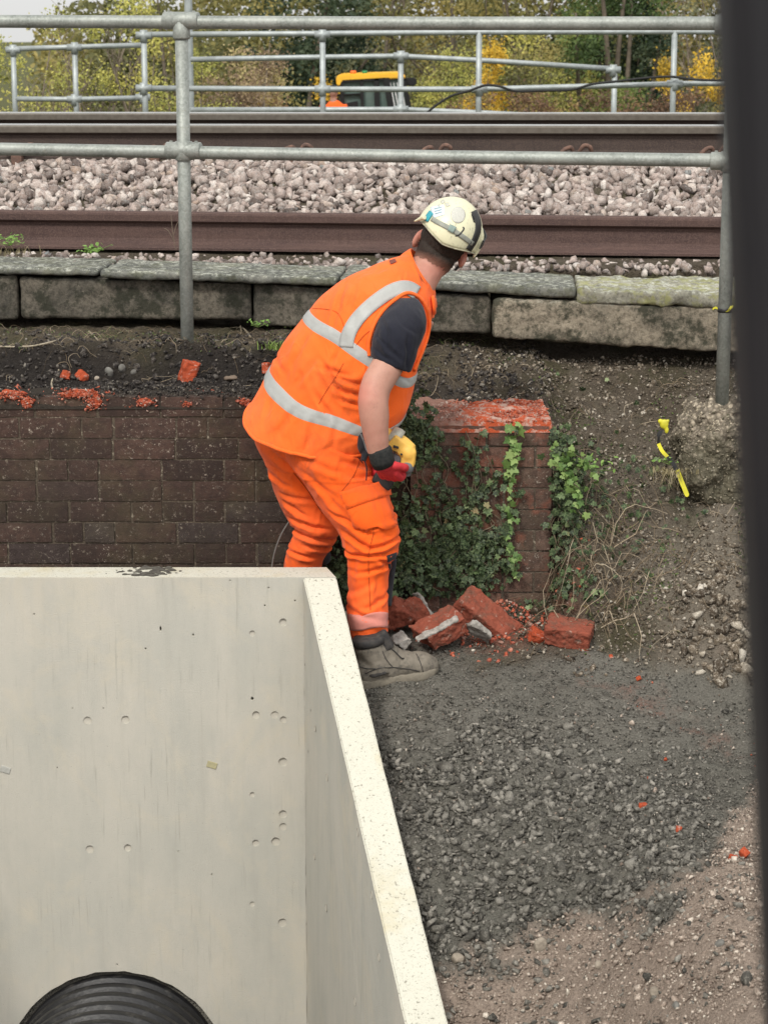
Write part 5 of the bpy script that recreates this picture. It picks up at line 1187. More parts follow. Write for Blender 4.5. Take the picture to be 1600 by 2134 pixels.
# --- boots
m = M('scuffed_leather_boot', .8, .25); c = m.mix(m.noise(14, 5, .75), (.075, .066, .055), (.25, .22, .175)); c = m.mix(m.ramp(m.noise(45, 5, .7), [(.5, 0), (.65, .6)]), c, (.045, .042, .040)); m.col(c); m.bump(m.noise(50, 5), .002); BOOT = m.m
m = M('muddy_boot_sole', .9, .15); m.col(m.mix(m.noise(30, 5, .75), (.24, .21, .165), (.11, .10, .08))); m.bump(m.noise(70, 5), .003); SOLE = m.m
DARKL = simple('dark_boot_lining', (.030, .029, .030), (.06, .055, .05), 50, .85, .2)
def boot(heel, toe, up_h, tilt, parent, label=None):
    """heel and toe: ground points under the foot"""
    d_ = (toe - heel); L_ = d_.length; d_ = d_.normalized(); s_ = Vector((d_.y, -d_.x, 0)).normalized(); u_ = s_.cross(d_).normalized()
    if u_.z < 0: u_ = -u_
    w = lambda f, r, u: heel + d_ * (f * L_) + s_ * r + u_ * u
    bx = [ellm(w(.20, 0, .055), (.052, .045, .055), None), ellm(w(.80, 0, .048), (.060, .052, .045), None), ellm(w(.62, 0, .055), (.06, .046, .050), None), ellm(w(.42, 0, .062), (.06, .043, .058), None), ellm(w(.90, 0, .042), (.040, .044, .034), None)]
    bx.append(tubem([w(.30, 0, .05), w(.28, 0, .10), w(.22, 0, up_h)], [.055, .050, .050], 18))
    bx.append(tubem([w(.55, 0, .08), w(.38, 0, .13)], [.034, .030], 12))
    up = remesh(join(*bx), .0045, 8); zc = w(0, 0, .020)
    displace(up, lambda p, n: .002 * ridges(p, Vector((.8, 0, .6)), 16, 4.0) + .0012 * noise.noise(p * 60))
    b_ = link('boot', up, BOOT, parent, True)
    out = []
    for f, r in [(0, .0), (.0, .022), (.03, .036), (.15, .041), (.35, .038), (.5, .040), (.68, .050), (.82, .053), (.93, .043), (.99, .024), (1.01, 0)]: out.append((f, r))
    out = out + [(f, -r) for f, r in out[::-1][1:-1]]; V = []
    n = len(out)
    for hgt, sc_ in ((.0, .98), (.010, 1.04), (.026, 1.05), (.034, .97)):
        for f, r in out:
            ff = .5 + (f - .5) * sc_; toe_l = max(0, f - .75) * .05; heel_n = -.0 ; V.append(w(ff, r * sc_, hgt + toe_l + (.006 if (hgt == 0 and .36 < f < .5) else 0)))
    Fc = [(j * n + k_, j * n + (k_ + 1) % n, (j + 1) * n + (k_ + 1) % n, (j + 1) * n + k_) for j in range(3) for k_ in range(n)] + [tuple(range(n))[::-1], tuple(3 * n + k_ for k_ in range(n))]
    me = mesh(V, Fc); bm = bmesh.new(); bm.from_mesh(me); bmesh.ops.recalc_face_normals(bm, faces=bm.faces); bm.to_mesh(me); bm.free(); me = remesh(me, .004, 2)
    displace(me, lambda p, n: .0015 * noise.noise(p * 70) + .001 * noise.noise(p * 25)); link('sole', me, SOLE, b_, True)
    link('boot_collar', tubem([w(.235, 0, up_h - .004), w(.232, 0, up_h + .008), w(.230, 0, up_h + .018), w(.229, 0, up_h + .022)], [.0525, .056, .0555, .051], 20), DARKL, b_, True)
    link('tongue', remesh(boxm(w(.40, .006, .150), (.05, .05, .065), Euler((0, -.5, 0)), .006), .005, 4), DARKL, b_, True)
    bvb = BVHTree.FromPolygons([v.co + parent.location for v in b_.data.vertices], [tuple(p.vertices) for p in b_.data.polygons])
    def onb(f, r, u, ou=.0012):
        h_ = bvb.find_nearest(w(f, r, u)); return h_[0] + h_[1] * ou
    for path in ([(.80, .06, .035), (.78, .05, .07), (.77, .02, .09), (.78, -.03, .08)], [(.10, .06, .06), (.25, .07, .075), (.45, .07, .07), (.62, .06, .055), (.75, .06, .04)], [(.45, .06, .07), (.40, .05, .10), (.36, .05, .13)], [(.02, .04, .09), (.12, .06, .085), (.22, .07, .075)]):
        link('stitched_seam', tubem(spline([onb(*q) for q in path], 5), .0014, 6), DARKL, b_, True)
    link('side_panel', remesh(join(*[ellm(onb(f, .06, u, -.002), (.016, .004, .008)) for f, u in ((.20, .05), (.26, .05), (.32, .052))]), .003, 3), DARKL, b_, True)
    for k_ in range(5):
        f = .40 + .055 * k_; h_ = .128 - .012 * k_
        a, c_, e = w(f - .01, .030, h_ - .010), w(f + .01, .006, h_ + .008), w(f + .02, -.02, h_)
        link('lace', tubem(spline([a, c_, e], 3), .0022, 6), BLK, b_, True)
    link('lace_loop', tubem(spline([w(.46, .022, .125), w(.50, .034, .118), w(.56, .040, .095), w(.60, .036, .09)], 4), .0020, 6), BLK, b_, True)
    return b_
hp = at(733, 1448, 6.99); tp = at(906, 1408, 7.08); hp.z = ground_h(np.array([hp.x]), np.array([hp.y]), False)[0] + .0
boot(at(735, 1436, 6.99), at(908, 1408, 7.07), .150, 0, man)
hx = at(640, 1330, 7.50); boot(Vector((at(600, 1330, 7.50).x, 7.47, .13)), Vector((at(600, 1330, 7.5).x + .23, 7.40, .14)), .150, 0, man)
link('sock', tubem([at(770, 1322, 7.09), at(765, 1362, 7.06)], [.048, .046], 16), DARK, man, True)

# --- cordless tool in his hands
YT = 7.10
D_ = math.radians
m = M('yellow_tool_plastic', .5, .35); m.col(m.mix(m.noise(25, 4, .7), (.72, .42, .07), (.60, .36, .08))); m.bump(m.noise(90), .0006); TY = m.m
TG = simple('grey_tool_rubber', (.15, .155, .16), (.10, .10, .105), 50, .6)
tool = empty('power_tool', at(845, 950, YT), 'yellow and grey cordless power tool held low in the worker\'s gloved hands', 'power tool')
a_, b_, c_ = at(770, 893, YT + .05), at(826, 922, YT + .02), at(852, 944, YT)
hs1 = remesh(join(boxm(at(834, 930, YT + .005), (.078, .058, .050), Euler((0, D_(38), 0)), .006), boxm(at(850, 953, YT), (.046, .052, .060), Euler((0, D_(8), 0)), .006), tubem(spline([a_, b_, c_], 5), [.030] * 5 + [.034] * 6, 18), ellm(at(850, 945, YT), (.028, .034, .036)), tubem([at(851, 940, YT), at(850, 968, YT - .005)], [.027, .024], 16)), .004, 3)
link('motor_housing', hs1, TY, tool, True)
link('rubber_end', remesh(join(ellm(at(848, 972, YT - .005), (.024, .032, .026)), tubem([at(850, 958, YT), at(845, 992, YT)], [.0255, .016], 16)), .004, 3), TG, tool, True)
link('handle', tubem(spline([at(838, 930, YT + .02), at(828, 955, YT), at(815, 985, YT)], 5), .021, 14), TG, tool, True)
link('nose_cap', tubem([at(812, 903, YT + .02), at(824, 912, YT + .02), at(830, 917, YT + .02)], [.030, .036, .036], 18), simple('pale_metal_collar', (.42, .40, .32), (.33, .32, .27), 60, .5, .4, .3), tool, True)
for k_ in range(4):
    link('vent_slot', boxm(at(816 + k_ * 3.6, 941 + k_ * .6, YT - .022), (.002, .012, .008), None), BLK, tool)
link('switch', boxm(at(825, 931, YT - .024), (.018, .02, .007), Euler((0, .3, 0)), .002), BLK, tool); link('screw', ellm(at(836, 947, YT - .030), (.004, .004, .004), None, 2), BLK, tool)
link('battery', boxm(at(798, 1000, YT + .06), (.07, .06, .04), Euler((0, .5, 0)), .008), BLK, tool)
# thin cable behind the far leg
tag(link('thin_cable', tubem(spline([at(602, 1088, 7.5), at(586, 1115, 7.5), at(573, 1150, 7.5), at(566, 1190, 7.5), at(560, 1260, 7.5)], 5), .0035, 8), simple('grey_cable', (.14, .13, .12)), smooth=True), 'thin grey cable hanging against the brick wall behind the worker', 'cable')

# ------------------------------------------------------------------ broken bricks and chips
MORT2 = simple('pale_mortar_crust', (.36, .34, .31), (.20, .185, .165), 40, .95, .1, 0, .006, 60)
def chunk(px, py, Y, size, rot, seed, cuts=2, amp=.0065, vox=.0045, sink=0.0):
    rnd = random.Random(seed); bm = bmesh.new(); bmesh.ops.create_cube(bm, size=1)
    for v in bm.verts: v.co = Vector((v.co.x * size[0], v.co.y * size[1], v.co.z * size[2]))
    for _ in range(cuts):
        sg = rnd.choice((-1, 1)); n_ = Vector((sg, rnd.uniform(-.9, .9), rnd.uniform(-.8, .8))).normalized()
        bmesh.ops.bisect_plane(bm, geom=bm.verts[:] + bm.edges[:] + bm.faces[:], plane_co=Vector((sg * size[0] * rnd.uniform(.28, .4), 0, 0)), plane_no=n_, clear_outer=True)
        ed = [e for e in bm.edges if e.is_boundary]
        if ed: bmesh.ops.contextual_create(bm, geom=ed)
    bmesh.ops.recalc_face_normals(bm, faces=bm.faces)
    bm.transform(Matrix.Translation(at(px, py, Y)) @ Euler(rot).to_matrix().to_4x4()); me = bpy.data.meshes.new('m'); bm.to_mesh(me); bm.free()
    me = remesh(me, vox, 1, .4); displace(me, lambda p, n: amp * fbm(p * 20 + Vector((seed, 0, 0))) + amp * .5 * noise.noise(p * 75)); return me
m = M('broken_brick_red', .93, .12); c = m.mix(m.noise(22, 5, .7), (.13, .045, .032), (.32, .085, .05)); c = m.mix(m.ramp(m.noise(13, 5, .75), [(.52, 0), (.62, .7)]), c, (.13, .07, .05)); c = m.mix(m.ramp(m.noise(36, 5, .7), [(.6, 0), (.68, .6)]), c, (.42, .33, .27)); m.col(c); m.bump(m.noise(70, 6, .8), .005); RB = m.m
BB = 'broken bricks at the foot of the pier'
def bb(label, px, py, Y, size, rot, seed, cuts=1, crust=None, mat=None):
    o = link('broken_brick', chunk(px, py, Y, size, rot, seed, cuts), mat or RB); tag(o, label, 'brick', BB)
    if crust:
        E = Euler(rot).to_matrix(); c0_ = at(px, py, Y) + E @ Vector(crust[0]); me = boxm(c0_, crust[1], E, .003); me = remesh(me, .004, 1); displace(me, lambda p, n: .006 * fbm(p * 26) + .002 * noise.noise(p * 90))
        me2 = link('mortar_crust', me, MORT2, None); me2.parent = o
    return o
D = math.radians
bb('red brick chunk leaning beside the worker\'s trouser leg', 826, 1284, 7.33, (.095, .07, .10), (D(20), D(35), D(10)), 3, 2)
bb('upright red brick piece with grey mortar on its right side', 862, 1272, 7.36, (.065, .08, .10), (D(-15), D(-28), D(25)), 5, 1, ((.038, 0, 0), (.012, .07, .095)))
bb('large red brick with a crust of pale mortar on top, next to the boot', 908, 1314, 7.20, (.190, .105, .068), (D(18), D(-22), D(22)), 8, 1, ((-.01, -.038, .036), (.160, .026, .012)))
bb('long red brick leaning diagonally against the rubble', 1014, 1286, 7.34, (.225, .10, .065), (D(28), D(37), D(-14)), 11, 0)
bb('thin slab of mortar propped under the long brick', 1000, 1317, 7.22, (.11, .075, .020), (D(-30), D(33), D(10)), 13, 1, None, MORT2)
bb('square cut red brick at the right end of the rubble', 1185, 1318, 7.19, (.155, .105, .072), (D(14), D(7), D(-14)), 17, 0)
bb('small red brick end behind the right hand brick', 1222, 1288, 7.3, (.04, .04, .028), (D(20), D(10), D(40)), 19, 1)
bb('bright orange red brick lump in front of the long brick', 1118, 1324, 7.2, (.05, .05, .035), (D(30), D(20), D(10)), 23, 1, None, RAW)
bb('grey brown broken piece touching the toe of the boot', 836, 1334, 7.2, (.05, .05, .045), (D(10), D(40), D(30)), 29, 1, None, MORT2)
bb('red brick half lying under the ivy at the pier corner', 1195, 1187, 7.52, (.05, .04, .03), (D(10), D(-10), D(0)), 31, 1)
CH = 'orange red brick chips on the gravel'
for i, (px, py, r, lab) in enumerate([(1341, 1682, 11, 'red brick chip alone in the middle of the dark gravel'), (1413, 1729, 9, 'red brick chip below and right of the middle one'), (1547, 1780, 12, 'largest red brick chip near the black bar'), (1526, 1789, 9, 'red chip touching the largest one near the black bar'), (1351, 1623, 5, 'tiny red chip above the middle chip'), (1385, 1582, 4, 'tiny red chip highest on the dark gravel'), (1329, 1414, 6, 'small red chip in the red dust streak'), (1582, 1545, 6, 'small red chip against the black bar, farthest right'), (1272, 1368, 5, 'small red chip right of the square brick')]):
    Y = {0: 6.2}.get(i, None)
    # find where the line of sight meets the ground
    rr = ray(px, py); best = None
    for q in np.arange(4.8, 7.6, .01):
        p = at(px, py, q)
        if p.z <= ground_h(np.array([p.x]), np.array([p.y]), False)[0] + .006: best = p; break
    if best is None: continue
    s_ = r / (4564 / best.y); me = chunk(px, py, best.y, (s_ * 2, s_ * 1.6, s_ * 1.5), (i, i * 2, i), i + 40, 1, .002, .0022)
    tag(link('brick_chip', me, RAW), lab, 'brick chip', CH)
def gpoint(px, py, lo=4.8, hi=8.6, lift=.004):
    for q in np.arange(lo, hi, .008):
        p = at(px, py, q)
        if p.z <= float(ground_h(np.array([p.x]), np.array([p.y]), False)[0]) + lift: return p
    return at(px, py, hi)
STPALE = simple('pale_limestone', (.30, .26, .21), (.17, .145, .115), 40, .9, .15, 0, .003, 80); STGREY = simple('grey_flint', (.17, .165, .15), (.11, .105, .095), 40, .9, .15, 0, .003, 80)
SS = 'loose stones lying apart from the gravel'
for i, (px, py, w, h, mt, lab, lo) in enumerate([(1126, 1972, 17, 19, STPALE, 'pale stone at the lower edge of the dark gravel', 4.8), (1248, 2011, 12, 9, STPALE, 'small pale stone right of the pale one at the gravel edge', 4.8), (954, 1998, 15, 15, STPALE, 'pinkish stone beside the headwall edge', 4.8), (1500, 1968, 14, 10, STGREY, 'dark stone on the pink gravel near the black bar', 4.8), (1364, 2070, 13, 17, STPALE, 'pale stone low on the pink gravel', 4.8), (1408, 2095, 9, 16, STGREY, 'dark upright stone low on the pink gravel', 4.8),
     (255, 768, 10, 8, STGREY, 'rounded grey green stone on the ledge above the wall', 7.7), (228, 776, 13, 6, STGREY, 'flat grey stone on the ledge left of the rounded one', 7.7), (279, 776, 7, 6, STGREY, 'small grey stone on the ledge right of the rounded one', 7.7), (203, 789, 7, 6, STPALE, 'little pale stone at the front of the ledge', 7.7), (483, 788, 16, 6, simple('brownish_pebble', (.16, .12, .09)), 'smooth flat brown pebble on the ledge near the worker', 7.7), (450, 786, 8, 7, simple('dark_pebble', (.09, .08, .07)), 'dark pebble left of the flat brown one', 7.7), (156, 815, 9, 8, STGREY, 'grey stone set in the broken wall top', 7.6)]):
    p = gpoint(px, py, lo); sc_ = p.y / 4564; me = ellm(p, (w * sc_, w * sc_ * .8, h * sc_), Euler((i, i * .3, i * .7)).to_matrix() if w < 16 else None, 3)
    displace(me, lambda q, n: w * sc_ * (.22 * noise.noise(q * 40) + .08 * noise.noise(q * 120))); tag(link('stone', me, mt, smooth=(i > 5)), lab, 'stone', SS)
LB = 'broken brick lumps on the ledge above the wall'
for i, (px, py, w, h, lab) in enumerate([(390, 778, 20, 26, 'large upright orange red brick lump by the left handrail post'), (140, 785, 12, 9, 'red brick lump at the left of the ledge'), (172, 783, 10, 10, 'dull red brick lump right of the left one'), (556, 768, 10, 12, 'dark red brick lump beside the worker\'s vest'), (40, 812, 12, 7, 'red brick lump at the far left wall edge')]):
    p = gpoint(px, py + h * .6, 7.62); sc_ = p.y / 4564; me = chunk(px, py, p.y, (w * 2 * sc_, w * 1.6 * sc_, h * 2 * sc_), (i, .3, i * .4), i + 70, 1, .006, .004)
    tag(link('brick_lump', me, RAW), lab, 'brick', LB)

# ------------------------------------------------------------------ ivy
def leafproto(pts, fold=.12):
    """half outline mirrored, slightly folded on the midrib; unit length"""
    L_ = [(0, 0)] + pts + [(0, 1)]; out = []
    V = [Vector((x, y, -abs(x) * fold * 2 + .10 * math.sin(y * 3))) for x, y in L_] + [Vector((-x, y, -abs(x) * fold * 2 + .10 * math.sin(y * 3))) for x, y in pts]
    n = len(pts); F_ = []
    c_ = len(V); V.append(Vector((0, .38, .03)))
    for i in range(n + 1): F_.append((c_, i, i + 1))
    lft = [0] + [n + 2 + i for i in range(n)] + [n + 1]
    for i in range(n + 1): F_.append((c_, lft[i + 1], lft[i]))
    return np.array([v[:] for v in V]) - np.array([0, .38, 0]), np.array(F_)
IVY = [leafproto([(.22, -.10), (.50, .10), (.34, .28), (.58, .55), (.24, .58)]), leafproto([(.30, -.06), (.55, .22), (.28, .38), (.42, .66), (.18, .70)], .2), leafproto([(.2, -.08), (.42, .12), (.30, .30), (.46, .48), (.2, .6)], .05)]
OVAL = [leafproto([(.22, .12), (.34, .4), (.22, .75)]), leafproto([(.16, .15), (.26, .45), (.16, .8)], .3)]
def leafmat(name, stops, trans=.15, rough=.55):
    m = M(name, rough, .3); c = m.ramp(m.attr('rnd'), stops); c = m.mix(m.ramp(m.noise(150, 3, .6), [(.45, 0), (.7, .35)]), c, tuple(min(1, x * 1.8) for x in stops[-2][1])); m.col(c)
    t = m.N('BsdfTranslucent'); m.L(c, t.inputs[0]); a = m.N('MixShader'); a.inputs[0].default_value = trans
    o = m.t.nodes['Material Output']; m.L(m.b.outputs[0], a.inputs[1]); m.L(t.outputs[0], a.inputs[2]); m.L(a.outputs[0], o.inputs[0]); return m.m
IVYD = leafmat('dark_ivy_leaf', [(0, (.012, .022, .010)), (.5, (.024, .042, .018)), (.85, (.042, .070, .028)), (.955, (.085, .13, .05)), (.985, (.20, .25, .12)), (1, (.20, .12, .06))])
IVYL = leafmat('light_ivy_leaf', [(0, (.05, .10, .025)), (.5, (.11, .19, .05)), (1, (.22, .30, .10))])
STEM = simple('pale_ivy_stem', (.16, .13, .085), (.08, .065, .04), 30)
def facing(n, out=Vector((0, -1, .15)), spread=.55):
    """rotation matrices: leaf normal roughly along out, tip mostly downwards"""
    R_ = np.zeros((n, 3, 3)); 
    for i in range(n):
        nn = (out.normalized() + Vector((random.gauss(0, spread), random.gauss(0, spread), random.gauss(0, spread)))).normalized()
        tip = Vector((random.gauss(0, .7), random.gauss(0, .3), -.6 + random.gauss(0, .6))); tip = (tip - nn * tip.dot(nn)).normalized(); sx = tip.cross(nn)
        R_[i] = np.array([[sx.x, tip.x, nn.x], [sx.y, tip.y, nn.y], [sx.z, tip.z, nn.z]])
    return R_
def vine(p0, p1, wob, nseg=7, r=.0018):
    P = [p0.lerp(p1, i / nseg) + (Vector((random.gauss(0, wob), random.gauss(0, wob * .25), random.gauss(0, wob * .4))) if 0 < i < nseg else Vector()) for i in range(nseg + 1)]
    return tubem(spline(P, 3), r, 5), P
def ivy(name_label, pts, sizes, mat, stems, rnd=None, out=Vector((0, -1, .15)), spread=.5):
    c0_ = Vector(np.mean(pts, 0)); e = empty('ivy', c0_, name_label, 'ivy', 'ivy growing over the brick pier')
    me = scatter('i', np.array(pts), np.array(sizes), IVY, mat, R=facing(len(pts), out, spread), rnd=rnd); link('leaves', me, mat, e)
    if stems: link('stems', join(*stems), STEM, e, True)
    return e
pts, szs = [], []; stems = []
for _ in range(46):
    x0_ = random.choice([random.gauss(860, 40), random.uniform(820, 1060), random.gauss(1000, 35)]); y0_ = random.uniform(1180, 1250); y1_ = y0_ - abs(random.gauss(190, 110)); y1_ = max(y1_, 898); x1_ = x0_ + random.gauss(0, 35)
    me, P = vine(at(x0_, y0_, YP - .02), at(x1_, y1_, YP - .012), .022); stems.append(me)
    for q in spline(P, 12):
        if random.random() < .27: pts.append(q + Vector((random.gauss(0, .016), -abs(random.gauss(.008, .010)), random.gauss(0, .014)))); szs.append(random.uniform(.015, .034))
for _ in range(520):
    px = random.choice([random.uniform(815, 1055), random.gauss(870, 40), random.gauss(985, 35)]); py = 1250 - abs(random.gauss(0, 150))
    if not (812 < px < 1090 and 892 < py < 1250): continue
    if noise.noise(Vector((px * .012, py * .012, 3))) < .02 + max(0, (px - 960) * .0016) and random.random() < .9: continue
    pts.append(at(px, py, YP - .008 - abs(random.gauss(0, .012)))); szs.append(random.uniform(.013, .032))
for _ in range(170):
    pts.append(at(random.gauss(862, 26), random.gauss(905, 38), YP - .02)); szs.append(random.uniform(.018, .034))
ivy('dense dark ivy covering the front of the brick pier', pts, szs, IVYD, stems)
pts, szs, stems = [], [], []
for a in ((1078, 884, 1062, 1000), (1062, 1000, 1060, 1110), (1060, 1110, 1078, 1200)):
    me, P = vine(at(a[0], a[1], YP - .03), at(a[2], a[3], YP - .025), .006); stems.append(me)
    for q in spline(P, 5): 
        if random.random() < .42: pts.append(q + Vector((random.gauss(0, .010), -.006, random.gauss(0, .01)))); szs.append(random.uniform(.014, .032))
for px, py in [(1062, 893), (1085, 900), (1058, 918), (1076, 932), (1062, 948), (1070, 960), (1055, 968), (1068, 978)]: pts.append(at(px, py, YP - .035)); szs.append(.042)
ivy('light green ivy sprig hanging down the pier front from its broken top', pts, szs, IVYL, stems, spread=.35)
pts, szs, stems = [], [], []
for _ in range(15):
    x0_ = random.uniform(1150, 1190); me, P = vine(at(x0_, random.uniform(880, 930), YP + .02), at(x0_ + random.uniform(-10, 40), random.uniform(1080, 1240), YP - .05), .018); stems.append(me)
    for q in spline(P, 9):
        if random.random() < .42: pts.append(q + Vector((random.gauss(0, .014), random.gauss(-.01, .02), random.gauss(0, .014)))); szs.append(random.uniform(.014, .032))
ivy('dark ivy hanging at the right hand corner of the pier', pts, szs, IVYD, stems)
pts, szs, stems = [], [], []
for a in ((1165, 950, 1210, 1040), (1175, 985, 1220, 1080), (1190, 930, 1235, 1000), (1150, 940, 1190, 1010)):
    me, P = vine(at(a[0], a[1], YP - .05), at(a[2], a[3], YP - .08), .010); stems.append(me)
    for q in spline(P, 4):
        if random.random() < .8: pts.append(q + Vector((random.gauss(0, .012), -.01, random.gauss(0, .012)))); szs.append(random.uniform(.014, .032))
ivy('pale variegated ivy trails right of the pier corner', pts, szs, IVYL, stems)
pts, szs, stems = [], [], []
for _ in range(420):
    px = random.gauss(720, 30); py = 1250 - abs(random.gauss(0, 75)); pts.append(at(px, py, YW - .01 - abs(random.gauss(0, .012)))); szs.append(random.uniform(.014, .030))
for _ in range(160):
    p = gpoint(random.gauss(1170, 60), random.gauss(1235, 26), 7.0, 8, .02); pts.append(p + Vector((0, 0, .02))); szs.append(random.uniform(.013, .028))
for _ in range(190):
    p = gpoint(random.choice([random.gauss(1225, 35), random.gauss(1330, 60)]), random.gauss(1060, 85), 7.0, 8.4, .02); pts.append(p + Vector((0, -.01, .012))); szs.append(random.uniform(.012, .026))
ivy('dark ivy straggling behind the worker\'s legs, along the pier foot and up the bank', pts, szs, IVYD, stems)

# ------------------------------------------------------------------ twigs, dead grass, weeds
m = M('dry_twig', .9, .1); m.col(m.ramp(m.attr('rnd'), [(0, (.06, .045, .03)), (.5, (.17, .13, .085)), (.85, (.29, .235, .165)), (1, (.40, .34, .25))])); TWIG = m.m
def twigs(n, sampler, ln, r, lift=.006, arch=.0):
    Vs, Fs, A = [], [], []; off = 0
    for _ in range(n):
        p = sampler(); L_ = random.uniform(.3, 1) * ln; a = random.uniform(0, 2 * math.pi); k_ = 6; rr = r * random.uniform(.5, 1.1); v = random.random(); cur = random.gauss(0, 1.1); P = []; q = Vector(p)
        for i in range(k_ + 1):
            P.append(Vector(q)); a += cur * .25 + random.gauss(0, .22); q = q + Vector((math.cos(a), math.sin(a) * .6, 0)) * L_ / k_
            g_ = float(GH(q.x, q.y)); q.z = g_ + lift + arch * math.sin(math.pi * (i + 1) / k_) * random.uniform(.3, 1) * L_
        for i, q in enumerate(P):
            t = (P[min(i + 1, k_)] - P[max(i - 1, 0)]).normalized(); s_ = t.cross(Vector((0, -.3, 1))).normalized(); u_ = s_.cross(t); w_ = rr * (1 - .5 * i / k_)
            Vs += [q + s_ * w_, q - s_ * w_ * .5 + u_ * w_ * .87, q - s_ * w_ * .5 - u_ * w_ * .87]; A += [v] * 3
        for i in range(k_):
            for j in range(3): Fs.append((off + 3 * i + j, off + 3 * i + (j + 1) % 3, off + 3 * i + 3 + (j + 1) % 3, off + 3 * i + 3 + j))
        off += 3 * (k_ + 1)
    me = mesh(Vs, Fs); fattr(me, 'rnd', A); return me
# fast height lookup from the built grid
def GH(x, y):
    i = min(max(int(np.searchsorted(xs, x)) - 1, 0), nx - 2); j = min(max(int(np.searchsorted(ys, y)) - 1, 0), ny - 2)
    u = (x - xs[i]) / (xs[i + 1] - xs[i]); v = (y - ys[j]) / (ys[j + 1] - ys[j])
    return (GZ[j, i] * (1 - u) + GZ[j, i + 1] * u) * (1 - v) + (GZ[j + 1, i] * (1 - u) + GZ[j + 1, i + 1] * u) * v
def on_bank():
    while True:
        x = random.uniform(.55, 1.9); y = random.triangular(7.05, 8.3, 7.6)
        if noise.noise(Vector((x * 3, y * 3, 2))) > -.15 or random.random() < .3: return (x, y, GH(x, y))
def on_ledge():
    x = random.uniform(-2.2, .5); y = random.uniform(8.05, 8.5); return (x, y, GH(x, y))
def on_cut():
    x = random.uniform(-2.2, .6); y = random.uniform(7.7, 8.2); return (x, y, GH(x, y))
def pierfoot():
    x = random.gauss(.72, .12); y = random.uniform(7.15, 7.6); return (x, y, GH(x, y))

# join loses attributes safely? keep them per source instead

for args, lab in (((330, on_bank, .15, .0014, .006, .25), 'tangle of dry roots and twigs on the brown bank'), ((110, pierfoot, .32, .0019, .02, .35), 'long dry stems heaped at the foot of the pier corner'), ((520, on_ledge, .10, .0011, .004, .25), 'dead grass stalks on the ledge below the edging blocks'), ((130, on_cut, .13, .0013, .005, .2), 'roots sticking out of the black soil above the wall')):
    tag(link('dry_twigs', twigs(*args), TWIG), lab, 'twigs', kind='stuff')
# moss and low green cover: small leaves
GREENS = leafmat('small_weed_leaf', [(0, (.03, .045, .012)), (.6, (.06, .085, .022)), (1, (.11, .15, .04))])
def cover(n, sampler, size, label, mat=GREENS):
    P = [sampler() for _ in range(n)]; P = np.array([(p[0], p[1], p[2] + .006 + abs(random.gauss(0, .006))) for p in P]); me = scatter('c', P, RNG.uniform(.4, 1, n) * size, OVAL, mat, R=facing(n, Vector((0, -.5, .8)), .6)); tag(link('ground_cover', me, mat), label, 'ground cover', kind='stuff')
def mossy():
    while True:
        p = on_ledge()
        if noise.noise(Vector((p[0] * 5, p[1] * 5, 7))) > .0: return p
def bankgreen():
    while True:
        p = on_bank()
        if noise.noise(Vector((p[0] * 4, p[1] * 4, 9))) >-.02: return p
cover(1500, mossy, .008, 'sparse green moss and seedlings on the ledge'); cover(2600, bankgreen, .012, 'sparse green seedlings on the bank')
def tuft(px, py, Y, n, h, mat, label, cat='grass', spread=.03, droop=.6, base=None):
    c_ = base or at(px, py, Y); Vs, Fs, A = [], [], []
    for i in range(n):
        b = c_ + Vector((random.gauss(0, spread), random.gauss(0, spread * .6), 0)); a = random.uniform(0, 2 * math.pi); L_ = h * random.uniform(.5, 1.1); o_ = Vector((math.cos(a), math.sin(a), 0)); w_ = random.uniform(.0012, .0024); v = random.random(); s_ = Vector((-o_.y, o_.x, 0)) * w_; off = len(Vs)
        for k_ in range(5):
            t = k_ / 4; q = b + Vector((0, 0, L_ * (t - droop * t * t * 1.0))) + o_ * L_ * .6 * t * t; f_ = 1 - t * .9; Vs += [q - s_ * f_, q + s_ * f_]; A += [v, v]
        for k_ in range(4): Fs.append((off + 2 * k_, off + 2 * k_ + 1, off + 2 * k_ + 3, off + 2 * k_ + 2))
    me = mesh(Vs, Fs); fattr(me, 'rnd', A); return tag(link('grass_tuft', me, mat), label, cat)
GB = leafmat('bright_grass_blade', [(0, (.10, .16, .03)), (.6, (.17, .26, .05)), (1, (.28, .36, .10))]); GD = leafmat('dry_grass_blade', [(0, (.12, .10, .05)), (.6, (.24, .20, .11)), (1, (.36, .31, .19))])
tuft(572, 735, 8.0, 55, .07, GB, 'bright green grass tuft on the ledge beside the worker\'s back', base=at(572, 728, 8.02))
tuft(0, 0, 0, 90, .11, GD, 'dry grass clump hanging on the bank left of the hazard tape', base=at(1395, 985, 7.55), droop=1.5, spread=.04)
tuft(0, 0, 0, 60, .06, GD, 'faded grass tuft in the ballast at the left frame edge', base=at(18, 530, 8.85), spread=.06, droop=.3)
def weed(px, py, Y, n, r, size, label):
    P = []; 
    for _ in range(n): P.append(at(px, py, Y) + Vector((random.gauss(0, r), random.gauss(0, r * .6), abs(random.gauss(0, r * .5)))))
    e = empty('weed', at(px, py + 6, Y), label, 'weed'); link('leaves', scatter('w', np.array(P), RNG.uniform(.6, 1.1, n) * size, OVAL, GBL, R=facing(n, Vector((0, -.5, .8)), .5)), GBL, e)
    link('stems', join(*[tubem([at(px, py + 4, Y), p], .0012, 4) for p in P[:8]]), GBL2, e)
GBL = leafmat('fresh_weed_leaf', [(0, (.08, .15, .03)), (.6, (.14, .25, .05)), (1, (.22, .34, .09))]); GBL2 = simple('weed_stem', (.12, .17, .05))
weed(190, 524, 8.86, 42, .026, .022, 'small bright green weed in the ballast behind the coping joint')
weed(22, 508, 8.95, 60, .04, .020, 'green weed at the left frame edge by the spare rail')
